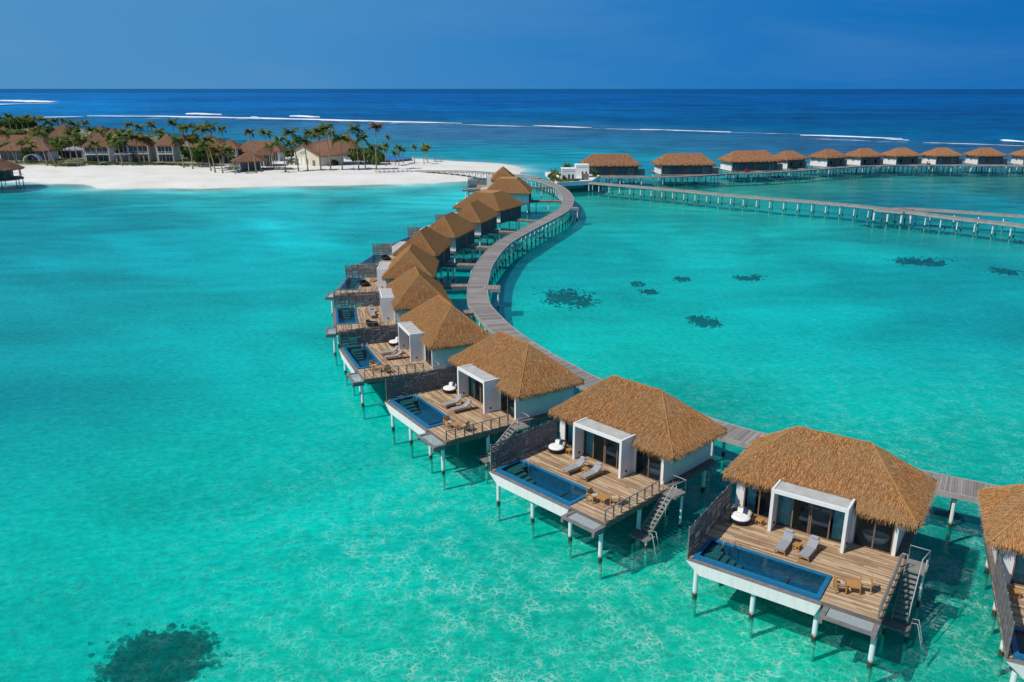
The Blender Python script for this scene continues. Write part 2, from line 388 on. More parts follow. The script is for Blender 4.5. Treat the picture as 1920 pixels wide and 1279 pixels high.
def water_mat():
    m, t = nt('sea_water'); k = N(t); p = k.pos()
    base = k.n('ShaderNodeAttribute', attribute_name='clarity').outputs['Color']
    p2 = k.mapping(p, (1, 1, 0))
    # light focused by the ripples, painted into the tint as a fine bright net
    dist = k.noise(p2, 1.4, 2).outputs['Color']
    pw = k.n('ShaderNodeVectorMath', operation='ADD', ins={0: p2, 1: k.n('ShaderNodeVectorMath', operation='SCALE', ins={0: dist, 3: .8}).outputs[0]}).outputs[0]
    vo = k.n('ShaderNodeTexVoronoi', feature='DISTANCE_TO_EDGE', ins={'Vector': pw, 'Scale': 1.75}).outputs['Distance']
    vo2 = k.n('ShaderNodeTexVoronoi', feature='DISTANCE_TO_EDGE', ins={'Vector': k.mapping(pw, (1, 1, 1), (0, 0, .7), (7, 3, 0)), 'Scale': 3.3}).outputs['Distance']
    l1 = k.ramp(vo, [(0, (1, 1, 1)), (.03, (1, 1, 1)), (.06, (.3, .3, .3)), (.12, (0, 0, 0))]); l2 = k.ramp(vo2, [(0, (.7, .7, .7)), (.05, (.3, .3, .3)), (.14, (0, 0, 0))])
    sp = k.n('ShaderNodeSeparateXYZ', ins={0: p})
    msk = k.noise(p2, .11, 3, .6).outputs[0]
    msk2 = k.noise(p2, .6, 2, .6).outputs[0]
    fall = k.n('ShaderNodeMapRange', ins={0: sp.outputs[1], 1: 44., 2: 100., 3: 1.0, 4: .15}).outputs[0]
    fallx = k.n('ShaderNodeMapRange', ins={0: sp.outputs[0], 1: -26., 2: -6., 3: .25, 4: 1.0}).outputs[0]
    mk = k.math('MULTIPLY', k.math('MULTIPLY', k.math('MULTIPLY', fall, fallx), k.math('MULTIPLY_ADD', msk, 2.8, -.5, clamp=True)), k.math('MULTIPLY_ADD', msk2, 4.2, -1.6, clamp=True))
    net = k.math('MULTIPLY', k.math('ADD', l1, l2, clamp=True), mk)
    # small ripples and broad cloudy patches
    r1 = k.noise(k.mapping(p2, (.7, 1.0, 1), (0, 0, -.35)), 1.9, 6, .78).outputs[0]
    r2 = k.noise(k.mapping(p2, (.6, 1.1, 1), (0, 0, .3)), .16, 5, .62).outputs[0]
    g = k.math('ADD', k.math('MULTIPLY', k.math('SUBTRACT', r1, .5), 1.25), k.math('MULTIPLY', k.math('SUBTRACT', r2, .5), .3))
    r3 = k.noise(k.mapping(p2, (.55, 1.2, 1), (0, 0, .12)), .06, 6, .68, .6).outputs[0]
    r4 = k.noise(k.mapping(p2, (.3, 1.6, 1), (0, 0, .1)), .012, 5, .6).outputs[0]
    amp = k.n('ShaderNodeMapRange', ins={0: sp.outputs[1], 1: 70., 2: 230., 3: .5, 4: 1.7}).outputs[0]
    amp4 = k.n('ShaderNodeMapRange', ins={0: sp.outputs[1], 1: 400., 2: 1200., 3: 0., 4: 1.7}).outputs[0]
    g = k.math('ADD', g, k.math('ADD', k.math('MULTIPLY', k.math('SUBTRACT', r3, .52), amp), k.math('MULTIPLY', k.math('SUBTRACT', r4, .5), amp4)))
    g = k.math('ADD', g, 1.0)
    gc = k.n('ShaderNodeCombineXYZ', ins={0: g, 1: g, 2: g}).outputs[0]
    c = k.mix(1.0, base, gc, 'MULTIPLY')
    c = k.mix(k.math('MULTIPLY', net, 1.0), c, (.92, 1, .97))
    cc = k.n('ShaderNodeClamp')
    tr = k.n('ShaderNodeBsdfTransparent', ins={'Color': c}).outputs[0]
    sc = k.mix(1.0, c, c, 'MULTIPLY')
    df = k.n('ShaderNodeBsdfDiffuse', ins={'Color': sc}).outputs[0]
    body = k.n('ShaderNodeMixShader', ins={0: .14, 1: tr, 2: df}).outputs[0]
    far = k.n('ShaderNodeMapRange', ins={0: sp.outputs[1], 1: 60., 2: 500., 3: 1.0, 4: 6.0}).outputs[0]
    w1 = k.noise(k.mapping(p2, (.6, 1.0, 1), (0, 0, -.3)), 1.6, 3, .6).outputs[0]
    w2 = k.noise(k.mapping(p2, (.5, 1.0, 1), (0, 0, .2)), .12, 3, .6).outputs[0]
    hgt = k.math('ADD', k.math('MULTIPLY', w1, .16), k.math('MULTIPLY', w2, k.math('MULTIPLY', far, .5)))
    bp = k.n('ShaderNodeBump', ins={'Height': hgt, 'Strength': .5, 'Distance': .6}).outputs[0]
    fr = k.n('ShaderNodeFresnel', ins={'IOR': 1.33, 'Normal': bp}).outputs[0]
    fr = k.math('MINIMUM', k.math('MULTIPLY', fr, .5), .15)
    gl = k.n('ShaderNodeBsdfGlossy', ins={'Color': (1, 1, 1, 1), 'Roughness': .12, 'Normal': bp}).outputs[0]
    k.out(k.n('ShaderNodeMixShader', ins={0: fr, 1: body, 2: gl}).outputs[0]); return m
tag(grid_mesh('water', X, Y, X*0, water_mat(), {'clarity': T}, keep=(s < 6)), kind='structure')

def sand_mat(name, wet=False):
    m, t = nt(name); k = N(t); p = k.pos()
    a = k.noise(p, .08, 5).outputs[0]; b = k.noise(p, 1.1, 4).outputs[0]
    f = k.math('ADD', k.math('MULTIPLY', a, .6), k.math('MULTIPLY', b, .4))
    c = k.ramp(f, [(.3, (.60, .56, .48)), (.5, (.72, .685, .61)), (.75, (.78, .75, .69))])
    z = k.n('ShaderNodeSeparateXYZ', ins={0: p}).outputs[2]
    c = k.mix(k.n('ShaderNodeMapRange', ins={0: z, 1: .1, 2: .32, 3: .35, 4: 0.}).outputs[0], c, (.66, .6, .5))
    if wet:
        il = k.n('ShaderNodeAttribute', attribute_name='inland').outputs['Fac']
        nn = k.noise(p, .16, 5, .65).outputs[0]
        c = k.mix(k.math('MULTIPLY', k.math('MULTIPLY_ADD', k.math('SUBTRACT', k.math('ADD', nn, k.math('MULTIPLY', il, .35)), .6), 5, 0, clamp=True), il), c, k.ramp(b, [(.3, (.09, .1, .04)), (.6, (.2, .19, .1)), (.8, (.4, .36, .25))]))
    k.out(k.bsdf(c, .9, b, .3, .15, .1)); return m
SAND = sand_mat('white_sand')
xs2 = axis(-200, 150, 4, -42000, 42000, 1.12); ys2 = axis(10, 300, 4, -900, 42000, 1.1)
X2, Y2 = np.meshgrid(xs2, ys2)
tag(grid_mesh('seabed', X2, Y2, -1.45 + .1*wob(X2, Y2, .3, 9), SAND), kind='structure')
xs3 = axis(-200, 40, 1.8, -1000, 44, 1.06); ys3 = axis(232, 380, 1.6, 225, 900, 1.05)
X3, Y3 = np.meshgrid(xs3, ys3); s3 = sdf(X3, Y3)
tag(grid_mesh('beach', X3, Y3, np.where(s3 < -70, -2.6, land_h(X3, Y3)), sand_mat('beach_sand', True), {'inland': np.repeat((np.clip((Y3-316-.0*X3)/10, 0, 1)*np.clip((-92-X3)/14, 0, 1))[..., None], 3, -1)}, keep=(s3 > -60)), kind='structure')

# ------------------------------------------------------------------ thatched roofs
def roof_faces(u0, u1, v0, v1, ze, ru0, ru1, rv0, rv1, zr, notch=None):
    """slopes: front, right, back, left (outward winding), optional flat top"""
    A, B, C, D = (u0,v0,ze), (u1,v0,ze), (u1,v1,ze), (u0,v1,ze)
    a, b, c, d = (ru0,rv0,zr), (ru1,rv0,zr), (ru1,rv1,zr), (ru0,rv1,zr)
    zn = lambda v: ze + (zr-ze)*(v-v0)/(rv0-v0)
    front = [A] + ([(notch[0],v0,ze), (notch[0],notch[2],zn(notch[2])), (notch[1],notch[2],zn(notch[2])), (notch[1],v0,ze)] if notch else []) + [B, b, a]
    return [front, [B, C, c, b], [C, D, d, c], [D, A, a, d]]

def thatch(parent, u0, u1, v0, v1, ze, ru0, ru1, rv0, rv1, zr, notch=None, dens=420, mat='thatch', hipm='thatch_hip', blade=(.014, .34), seed=1, name='roof', thick=.26):
    g = random.Random(seed); m = MB()
    ring = rv1 - rv0 > .01
    fs = roof_faces(u0, u1, v0, v1, ze, ru0, ru1, rv0, rv1, zr, notch)
    for f in fs: m.poly(f if ring or len(set(f)) == len(f) else list(dict.fromkeys(f)), 0, .3)
    if ring: m.poly([(ru0,rv0,zr),(ru1,rv0,zr),(ru1,rv1,zr),(ru0,rv1,zr)], 0, .4)
    # eave edge and soffit
    E = [(u0,v0)] + ([(notch[0],v0),(notch[0],notch[2]),(notch[1],notch[2]),(notch[1],v0)] if notch else []) + [(u1,v0),(u1,v1),(u0,v1)]
    def ez(v, u): return ze if not (notch and abs(v - notch[2]) < 1e-6) else ze + (zr-ze)*(v-v0)/(rv0-v0)
    for i in range(len(E)):
        p, q = E[i], E[(i+1) % len(E)]
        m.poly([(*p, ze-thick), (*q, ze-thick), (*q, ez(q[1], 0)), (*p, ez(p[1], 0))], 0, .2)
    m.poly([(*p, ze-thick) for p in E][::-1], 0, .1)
    if dens:
        for fi, f in enumerate(fs):
            P = [Vector(p) for p in f]
            e = [(u0,v0,ze),(u1,v0,ze),(u1,v1,ze),(u0,v1,ze)]
            A, B = Vector(e[fi]), Vector(e[(fi+1) % 4])
            tops = [(ru0,rv0,zr),(ru1,rv0,zr),(ru1,rv1,zr),(ru0,rv1,zr)]
            a, b = Vector(tops[fi]), Vector(tops[(fi+1) % 4])
            al = (B-A).normalized(); L = (B-A).length
            up = (a-A) - al*((a-A).dot(al)); Hh = up.length; up.normalize(); nn = al.cross(up).normalized()
            xa = (a-A).dot(al); xb = (b-A).dot(al)
            area = (L + (xb-xa))/2*Hh
            cnt = int(area*dens)
            for _ in range(cnt):
                t = g.random(); lo = xa*t; hi = L + (xb-L)*t
                if g.random() > (hi-lo)/L: continue
                x = g.uniform(lo, hi); tt = t*Hh
                row = .19
                tt = (math.floor(tt/row) + (g.random()**2)*.7)*row
                o = A + al*x + up*tt
                if notch and fi == 0 and notch[0]-.05 < o.x < notch[1]+.05 and o.y < notch[2]+.12: continue
                w = blade[0]*g.uniform(.6, 1.5); l = blade[1]*g.uniform(.5, 1.15); sk = g.uniform(-.12, .12)
                dn = (-up + al*sk).normalized(); lift = g.uniform(.01, .065)
                b0 = o + nn*.015; b1 = o + dn*l + nn*lift
                m.poly([b0-al*w, b1-al*w*.55, b1+al*w*.55, b0+al*w], 0, g.random()**1.2)
            # shaggy eave
            segs = [(0, L)]
            if notch and fi == 0: segs = [(0, notch[0]-u0), (notch[1]-u0, L)]
            for s0, s1 in segs:
                for _ in range(int((s1-s0)*130)):
                    x = g.uniform(s0, s1); o = A + al*x + up*g.uniform(0, .3)
                    out = Vector((al.y, -al.x, 0)); w = blade[0]*g.uniform(.6, 1.3); l = g.uniform(.25, .62)
                    b1 = o + out*g.uniform(.02, .2) + Vector((0,0,-l)) + al*g.uniform(-.08, .08)
                    m.poly([o-al*w+nn*.03, b1-al*w*.4, b1+al*w*.4, o+al*w+nn*.03], 0, g.random()*.8)
            if notch and fi == 0:
                for _ in range(int((notch[1]-notch[0])*45)):
                    x = g.uniform(notch[0]-u0, notch[1]-u0); o = A + al*x + up*((notch[2]-v0)/(rv0-v0)*Hh + g.uniform(.02, .3))
                    w = blade[0]; b1 = o - up*g.uniform(.15, .42) + nn*g.uniform(.05, .14) + al*g.uniform(-.08,.08)
                    m.poly([o-al*w+nn*.02, b1-al*w*.4, b1+al*w*.4, o+al*w+nn*.02], 0, g.random()*.9)
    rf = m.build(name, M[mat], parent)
    # ridge and hip rolls
    h = MB(); pts = [((u0,v0,ze),(ru0,rv0,zr)), ((u1,v0,ze),(ru1,rv0,zr)), ((u1,v1,ze),(ru1,rv1,zr)), ((u0,v1,ze),(ru0,rv1,zr)), ((ru0,rv0,zr),(ru1,rv0,zr))]
    if ring: pts += [((ru1,rv0,zr),(ru1,rv1,zr)), ((ru0,rv1,zr),(ru1,rv1,zr)), ((ru0,rv0,zr),(ru0,rv1,zr))]
    for p, q in pts:
        p, q = Vector(p), Vector(q)
        if (q-p).length < .05: continue
        n = max(2, int((q-p).length/.5)); path = [p.lerp(q, i/n) + Vector((0,0,.0 + .015*math.sin(i*2.3))) for i in range(n+1)]
        h.tube(path, [.05 + .012*math.sin(i*1.7) for i in range(n+1)], 6)
    h.build('ridge_cap', M[hipm], rf, smooth=True)
    return rf

# ------------------------------------------------------------------ overwater villa (local: u along the front, v to the back)
VF = 7.18
def pile(parent, x, y, top=2.5, r=.15, bot=-1.7):
    return MB().tube([(0,0,bot),(0,0,top)], r, 12).build('pile', M['pile'], parent, smooth=False, loc=(x,y,0))

def front_deck(t, d, wb):
    d.box(-.35, 10.78, 2.66, VF, H-.06, H); d.box(7.62, 10.78, -.05, 2.66, H-.061, H-.001); d.box(-.35, -.02, -.1, 2.66, H-.06, H-.001)
    dk = d.build('deck', M['deck'], t)
    b = MB()
    b.box(-.3, 10.72, 2.7, wb, H-.42, H-.064); b.box(7.66, 10.72, 0, 2.7, H-.42, H-.064)
    b.box(10.785, 10.85, -.1, VF, H-.4, H-.01, 0); b.box(7.7, 10.78, -.12, -.06, H-.4, H-.02)
    for k in range(6): b.box(-.2, 10.6, 3.2+k*.75, 3.35+k*.75, H-.72, H-.42)
    for x in (.6, 5.2, 9.8): b.box(x-.1, x+.1, .4, wb, H-.95, H-.72)
    b.build('beam_frame', M['beam'], t)
    # pool
    p = MB()
    x0, x1, y0, y1 = -.0, 7.6, 0.0, 2.62
    zt, zb = H-.12, 1.88
    top = [(x0-.35,y0-.4,zt),(x1+.15,y0-.4,zt),(x1+.15,y1,zt),(x0-.35,y1,zt)]
    bot = [(x0+.55,y0-.33,zb),(x1-.15,y0-.33,zb),(x1-.15,y1,zb),(x0+.55,y1,zb)]
    lip = [(x,y,z+.001) for x,y,z in top]
    for i in range(4):
        j = (i+1) % 4; p.poly([bot[i], bot[j], top[j], top[i]])
    p.poly(bot[::-1])
    # ledge ring and the four inner walls
    ix0, ix1, iy0, iy1 = x0+.02, x1-.02, y0+.02, y1-.02
    inn = [(ix0,iy0,zt),(ix1,iy0,zt),(ix1,iy1,zt),(ix0,iy1,zt)]
    for i in range(4):
        j = (i+1) % 4; p.poly([top[i], top[j], inn[j], inn[i]], 1)
    pool = p.build('pool', [M['basin'], M['greywood']], t)
    c = MB(); w = .27; zc = H+.1
    for bx in ((x0,x1,y0,y0+w),(x0,x1,y1-w,y1),(x0,x0+w,y0+w,y1-w),(x1-w,x1,y0+w,y1-w)):
        c.box(*bx, H-.3, zc)
    c.build('coping', M['bluetile'], pool)
    q = MB(); a0, a1, b0, b1 = x0+w+.004, x1-w-.004, y0+w+.004, y1-w-.004; zf = zb+.12
    q.poly([(a0,b0,zf),(a1,b0,zf),(a1,b1,zf),(a0,b1,zf)])
    for (pa, pb) in (((a0,b0),(a1,b0)),((a1,b0),(a1,b1)),((a1,b1),(a0,b1)),((a0,b1),(a0,b0))):
        q.poly([(*pa,zf),(*pa,zc-.05),(*pb,zc-.05),(*pb,zf)])
    q.build('pool_lining', M['pooltile'], pool)
    st = MB()
    st.box(a0+.01, a0+.75, b0+.9, b1-.01, zf+.01, zc-.22)
    for k in range(4): st.box(a0+.02, a0+1.0+k*.42, b0+.55 if k else b0+.55, b1-.55, zf+.006-.001*k, zc-.24-.17*k)
    st.build('pool_steps', M['stepstone'], pool)
    MB().poly([(a0,b0,zc-.035),(a1,b0,zc-.035),(a1,b1,zc-.035),(a0,b1,zc-.035)]).__class__
    wt = MB(); wt.poly([(a0,b0,zc-.035),(a1,b0,zc-.035),(a1,b1,zc-.035),(a0,b1,zc-.035)]); wt.build('pool_water', M['poolwater'], pool)
    hr = MB()
    for y in (b1+.05, b1-.5): hr.tube([(1.75,y,zc),(1.75,y,zc+.5),(1.5,y,zc+.72),(1.2,y,zc+.5),(1.15,y,zc-.1)], .022, 6)
    hr.build('pool_handrail', M['steel'], pool, smooth=True)
    # hammock net over the water
    nf = MB(); nu0, nu1, nv0, nv1 = 7.86, 10.85, -1.25, -.12; zn = H-.2
    nf.box(nu0,nu0+.3,nv0,nv1,zn-.16,zn); nf.box(nu1-.3,nu1,nv0,nv1,zn-.16,zn); nf.box(nu0+.3,nu1-.3,nv0,nv0+.2,zn-.15,zn-.003)
    nf.box(nu0+.02,nu0+.22,nv0-.05,nv1,zn-.42,zn-.162); nf.box(nu1-.22,nu1-.02,nv0-.05,nv1,zn-.42,zn-.162)
    fr = nf.build('net_frame', M['greywood'], t)
    MB().box(nu0+.3,nu1-.3,nv0+.2,nv1,zn-.09,zn-.07).build('net', M['net'], fr)

def deck_extras(t, g):
    # privacy screen on the left edge of the deck: posts and loose slats
    ps = MB(); n = 8; L0, L1 = -.16, 7.1
    for k in range(n+1):
        y = L0 + (L1-L0)*k/n; ps.box(-.36, -.28, y-.04, y+.04, H-.25, H+2.08)
    sc = ps.build('privacy_screen', M['greywood'], t)
    sl = MB()
    for k in range(n):
        ya = L0+(L1-L0)*k/n+.045; yb = L0+(L1-L0)*(k+1)/n-.045; z = H+.02
        while z < H+1.98:
            hh = g.uniform(.05, .14)
            if g.random() < .985: sl.box(-.335, -.31, ya, yb, z, min(z+hh, H+2.0))
            z += hh + g.choice([.01, .018, .03, .05])
    sl.build('slats', M['slat'], sc)
    # railing on the right
    rl = MB(); rl.bar((10.68, -.05, H+.88), (10.68, 6.1, H+.88), .09, .05)
    rl.bar((10.68,-.05,H+.45),(10.68,6.1,H+.45), .015); rl.bar((10.68,-.05,H+.2),(10.68,6.1,H+.2), .015); rl.bar((10.68,-.05,H+.67),(10.68,6.1,H+.67), .015)
    ra = rl.build('railing', M['greywood'], t)
    for k in range(8):
        MB().box(-.045,.045,-.04,.04,0,.855).build('post', M['greywood'], ra, loc=(10.68, -.0+k*.865, H))
    # landing, stairs, swim platform and ladder
    s = MB(); s.box(10.87, 12.1, 6.1, 7.4, H-.14, H+.01)
    n = 9
    for k in range(n):
        v = 6.0 - k*.26; z = H-.15-(k+.6)*.2; s.box(11.0, 11.72, v-.2, v+.08, z-.05, z)
    for x in (10.95, 11.77): s.bar((x, 6.15, H-.15), (x, 3.65, H-2.15), .06, .22)
    stt = s.build('stairs', M['stair'], t)
    hh = MB()
    hh.tube([(12.05,7.35,H),(12.05,7.35,H+.95),(11.82,6.1,H+.9),(11.82,3.7,H-1.15),(11.82,3.7,H-2.1)], .03, 6)
    hh.tube([(12.05,6.15,H-.1),(12.05,6.15,H+.95)], .03, 6); hh.tube([(12.05,5.0,H-1.1),(12.05,5.0,H-.0)], .025, 6)
    hh.tube([(10.95,7.35,H),(10.95,7.35,H+.95),(12.05,7.35,H+.95)], .03, 6); hh.tube([(11.0,6.1,H),(11.0,6.1,H+.95),(10.7,6.1,H+.95)], .03, 6)
    hh.tube([(12.05,6.15,H+.45),(12.05,7.35,H+.45)], .018, 6)
    hh.build('handrail', M['steel'], stt, smooth=True)
    MB().box(10.5, 12.05, 2.95, 3.95, .5, .62).build('swim_platform', M['greywood'], t)
    sl = MB()
    for dy in (3.1, 3.55):
        sl.tube([(12.0,dy,.6),(12.05,dy,1.25),(12.35,dy,1.3),(12.55,dy,.6),(13.0,dy,-1.1)], .028, 6)
    for k in range(5): sl.tube([(12.6+k*.1,3.1,.42-k*.36),(12.6+k*.1,3.55,.42-k*.36)], .022, 6)
    sl.build('swim_ladder', M['steel'], t, smooth=True)

def make_villa(W=7.04, full=True, seed=1):
    g = random.Random(seed)
    vb = 6.83 + W                     # back eave
    wb = vb - .35                     # back wall
    t = thing('overwater_villa')
    # deck boards in strips round the pool
    d = MB()
    if not full:
        d.box(-.35, 10.78, 4.9, VF, H-.06, H); d.build('deck', M['deck'], t)
        MB().box(-.3, 10.72, 4.95, wb, H-.42, H-.064).build('beam_frame', M['beam'], t)
    else: front_deck(t, d, wb)
    # house walls
    wl = MB(); z0, z1 = H-.42, 5.30; th = .16
    wl.box(10.2-th, 10.2, VF, wb, z0, z1); wl.box(0, th, VF, wb, z0, z1); wl.box(th, 10.2-th, wb-th, wb, z0, z1, 0)
    wl.box(th, .55, VF, VF+.2, H, z1); wl.box(9.98, 10.2-th, VF+.001, VF+.2, H, z1)
    wl.box(.55, 9.98, VF+.02, VF+.2, H+2.35, z1)
    wl.box(2.6, 2.9, VF+.02, VF+.2, H, H+2.35); wl.box(7.45, 7.7, VF+.02, VF+.2, H, H+2.35)
    wall = wl.build('wall', M['white'], t)
    ri = MB(); ri.poly([(th+.01,VF+.2,H+.01),(10.03,VF+.2,H+.01),(10.03,wb-th-.01,H+.01),(th+.01,wb-th-.01,H+.01)])
    ri.build('room_floor', M['roomfloor'], t)
    rw = MB(); vm = 11.4 if wb > 12 else wb-.5
    rw.box(th+.01, 10.03, vm, vm+.1, H+.012, z1-.01); rw.box(7.5, 7.6, 8.3, vm-.001, H+.012, z1-.02)
    rw.build('room_wall', M['interior'], t)
    # portal
    pf = MB(); a, b2, v0, v1 = 2.76, 7.5, 5.64, VF; zp = H+3.0
    pf.box(a, a+.2, v0, v1, H-.02, zp-.2); pf.box(b2-.2, b2, v0, v1, H-.02, zp-.2)
    pf.box(a, b2, v0, v1+.1, zp-.2, zp-.03)
    pf.box(a, b2, v0, v0+.13, zp-.029, zp+.06); pf.box(a, a+.13, v0+.13, v1+.1, zp-.029, zp+.059); pf.box(b2-.13, b2, v0+.13, v1+.1, zp-.029, zp+.059)
    po = pf.build('portal', M['white'], t)
    MB().box(a+.13, b2-.13, v0+.13, v1+.1, zp-.03, zp-.005).build('portal_roof', M['concrete'], po)
    if True:
        for x in (a+.1, b2+.0): MB().box(x-.0+.1 if x < 5 else x, x+.16 if x < 5 else x+.06, 6.2 if x > 5 else 6.1, 6.34 if x > 5 else 6.24, H+.35, H+.5).build('wall_light', M['rubber'], po)
    # windows
    def window(xa, xb, v, zb_, zt_, muls, curtains):
        f = MB()
        f.box(xa, xb, v, v+.08, zt_-.08, zt_); f.box(xa, xb, v-.02, v+.1, zb_, zb_+.07)
        for x in [xa+.035] + muls + [xb-.035]: f.box(x-.045, x+.045, v, v+.081, zb_+.07, zt_-.08)
        wn = f.build('window', M['darkwood'], t)
        gp = MB(); gp.poly([(xa,v+.04,zb_),(xb,v+.04,zb_),(xb,v+.04,zt_),(xa,v+.04,zt_)]); gp.build('pane', M['glass'], wn)
        for c0_, c1_ in curtains:
            cm = MB(); n = max(4, int((c1_-c0_)/.06)); pts = [(c0_+(c1_-c0_)*i/n, v+.28+(.05 if i % 2 else -.05)) for i in range(n+1)]
            for i in range(n): cm.poly([(*pts[i],zb_+.02),(*pts[i+1],zb_+.02),(*pts[i+1],zt_),(*pts[i],zt_)])
            cm.build('curtain', M['curtain'], wn)
    window(a+.2, b2-.2, 6.72, H+.0, zp-.2, [3.95, 5.02, 5.14, 6.28], [(3.0, 3.85), (6.45, 7.2)])
    window(.55, 2.6, VF+.03, H+.0, H+2.35, [1.6], [(.7, 1.3)])
    window(7.7, 9.98, VF+.03, H+.0, H+2.35, [8.85], [])
    # roof
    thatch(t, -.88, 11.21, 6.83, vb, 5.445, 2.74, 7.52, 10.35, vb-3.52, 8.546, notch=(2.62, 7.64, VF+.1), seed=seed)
    # back cladding with ribs and a door
    bc = MB(); bc.box(.1, 10.1, wb+.003, wb+.06, H-.3, z1-.05)
    for k in range(17): bc.box(.1+k*.61, .18+k*.61, wb+.06, wb+.13, H-.3, z1-.05)
    bk = bc.build('back_cladding', M['darkpanel'], t)
    MB().box(4.55, 5.45, wb+.062, wb+.12, H, H+2.15).build('door', M['darkwood'], t)
    if full: deck_extras(t, g)
    for x, y, tp in ((.24,.07,1.9),(3.84,.12,1.9),(7.5,.16,2.3),(10.66,-.35,2.3),(.3,4.2,2.3),(5.2,4.2,2.3),(10.4,4.2,2.3),(.3,8.2,2.3),(10.0,8.2,2.3),(5.2,8.2,2.3),(.3,wb-.3,2.3),(5.2,wb-.3,2.3),(9.95,wb-.3,2.3)):
        if full or y > 4: pile(t, x, y, tp)
    if full:
     for x, y in ((11.9,7.2),(11.9,3.1),(10.7,3.2)): pile(t, x, y, H-.15 if y > 5 else .5, .09)
    return t

ORD = ['first','second','third','fourth','fifth','sixth','seventh','eighth','ninth','tenth','eleventh','twelfth','thirteenth','fourteenth','fifteenth','sixteenth','seventeenth','eighteenth','nineteenth','twentieth',
       'twenty-first','twenty-second','twenty-third','twenty-fourth','twenty-fifth','twenty-sixth','twenty-seventh','twenty-eighth','twenty-ninth','thirtieth']
VPOSE = [(25.56,34.198,-.435),(11.217,43.306,-.607),(-1.251,55.126,-.797),(-11.298,69.244,-.984),(-18.809,84.961,-1.171),(-23.138,101.731,-1.353),(-25.169,119.462,-1.538),
         (-24.026,137.169,-1.715),(-20.176,154.698,-1.851),(-16.234,171.12,-1.855),(-14.26,190.39,-2.027),(-13.1,214.7,-1.64),(-13.0,242.86,-1.565)]
VG = 'thatched overwater villas along the curved boardwalk'
VL = ['thatched villa cut off by the right edge, only its screen and pool corner showing',
      'nearest whole thatched villa, pool deck with loungers facing us, bottom right',
      'second whole thatched villa from the bottom right, swim ladder below its stairs',
      'third whole thatched villa from the bottom right, white portal seen from its side',
      'fourth whole thatched villa, narrow portal and pool seen end on, net at far left',
      'fifth whole thatched villa, pool squarely along the left edge of its deck',
      'sixth whole thatched villa, bright blue pool slanting away behind its slatted screen',
      'seventh whole thatched villa, white portal block peeping out left of its roof',
      'eighth whole thatched villa along the curve, shaded back slope with white corner wall',
      'ninth whole thatched villa along the curve, just before the wide roofed ones',
      'nearer of the two wide roofed villas near the head of the curve',
      'farther of the two wide roofed villas near the head of the curve',
      'last villa of the curve with a peaked roof, its pool reaching towards the beach']
vA = make_villa(); vB = make_villa(W=11.6, full=False, seed=5)
villas = []
for i, (x, y, th) in enumerate(VPOSE):
    o = (vA if i == 0 else copy_tree(vA)) if i not in (10, 11) else (vB if i == 10 else copy_tree(vB))
    o.location = (x, y, 0); o.rotation_euler = (0, 0, th); tag(o, VL[i], 'villa', VG); villas.append(o)

def vworld(i, u, v):
    x, y, th = VPOSE[i]; c, s = math.cos(th), math.sin(th)
    return (x + c*u - s*v, y + s*u + c*v)

# ------------------------------------------------------------------ furniture
def make_lounger():
    t = thing('sun_lounger')
    f = MB()
    for x in (-.31, .31): f.bar((x,-.95,.28),(x,.95,.28), .05, .07)
    for y in (-.93, 0, .35, .93): f.bar((-.31,y,.28),(.31,y,.28), .05, .05)
    f.build('frame', M['teak'], t)
    for x in (-.3, .3):
        for y in (-.85, .85): MB().box(-.03,.03,-.03,.03,0,.26).build('leg', M['teak'], t, loc=(x,y,0))
    m = MB(); prof = [(-.95,.33),(.3,.33),(.95,.74)]
    for (ya,za),(yb,zb) in zip(prof, prof[1:]):
        m.poly([(-.3,ya,za+.09),(.3,ya,za+.09),(.3,yb,zb+.09),(-.3,yb,zb+.09)]); m.poly([(-.3,yb,zb),(.3,yb,zb),(.3,ya,za),(-.3,ya,za)])
        m.poly([(.3,ya,za),(.3,yb,zb),(.3,yb,zb+.09),(.3,ya,za+.09)]); m.poly([(-.3,yb,zb),(-.3,ya,za),(-.3,ya,za+.09),(-.3,yb,zb+.09)])
    m.poly([(-.3,-.95,.33),(.3,-.95,.33),(.3,-.95,.42),(-.3,-.95,.42)]); m.poly([(.3,.95,.74),(-.3,.95,.74),(-.3,.95,.83),(.3,.95,.83)])
    m.build('cushion', M['grey_fabric'], t)
    MB().bar((-.22,.86,.85),(.22,.86,.85), .2, .1).build('pillow', simple('light_grey_pillow', (.42,.42,.43)), t)
    MB().bar((0,.9,.28),(0,.75,.6),.04,.04).build('backrest_prop', M['teak'], t)
    return t
def make_table(w=.45, h=.42, name='side_table'):
    t = thing(name); m = MB()
    for k in range(5): m.box(-w/2+k*w/5, -w/2+(k+1)*w/5-.012, -w/2, w/2, h-.04, h)
    m.box(-w/2, w/2, -w/2, -w/2+.03, h-.08, h-.041); m.box(-w/2, w/2, w/2-.03, w/2, h-.08, h-.041)
    m.build('table_top', M['teak'], t)
    for x in (-1, 1):
        for y in (-1, 1): MB().box(-.025,.025,-.025,.025,0,h-.041).build('leg', M['teak'], t, loc=(x*(w/2-.04), y*(w/2-.04), 0))
    return t
def make_chair():
    t = thing('armchair')
    MB().box(-.3,.3,-.28,.3,.36,.42).build('seat', M['teak'], t)
    MB().box(-.27,.27,-.25,.27,.421,.48).build('cushion', M['beige'], t)
    b = MB()
    for k in range(7): b.box(-.29+k*.085, -.23+k*.085, .27, .3, .42, .84)
    b.box(-.33,.33,.265,.31,.841,.9); b.build('backrest', M['teak'], t)
    for x in (-.32, .32):
        MB().box(x-.035, x+.035, -.32, .3, .62, .66).build('armrest', M['teak'], t)
        for y in (-.28, .26): MB().box(-.03,.03,-.03,.03,0,.619).build('leg', M['teak'], t, loc=(x, y, 0))
    return t
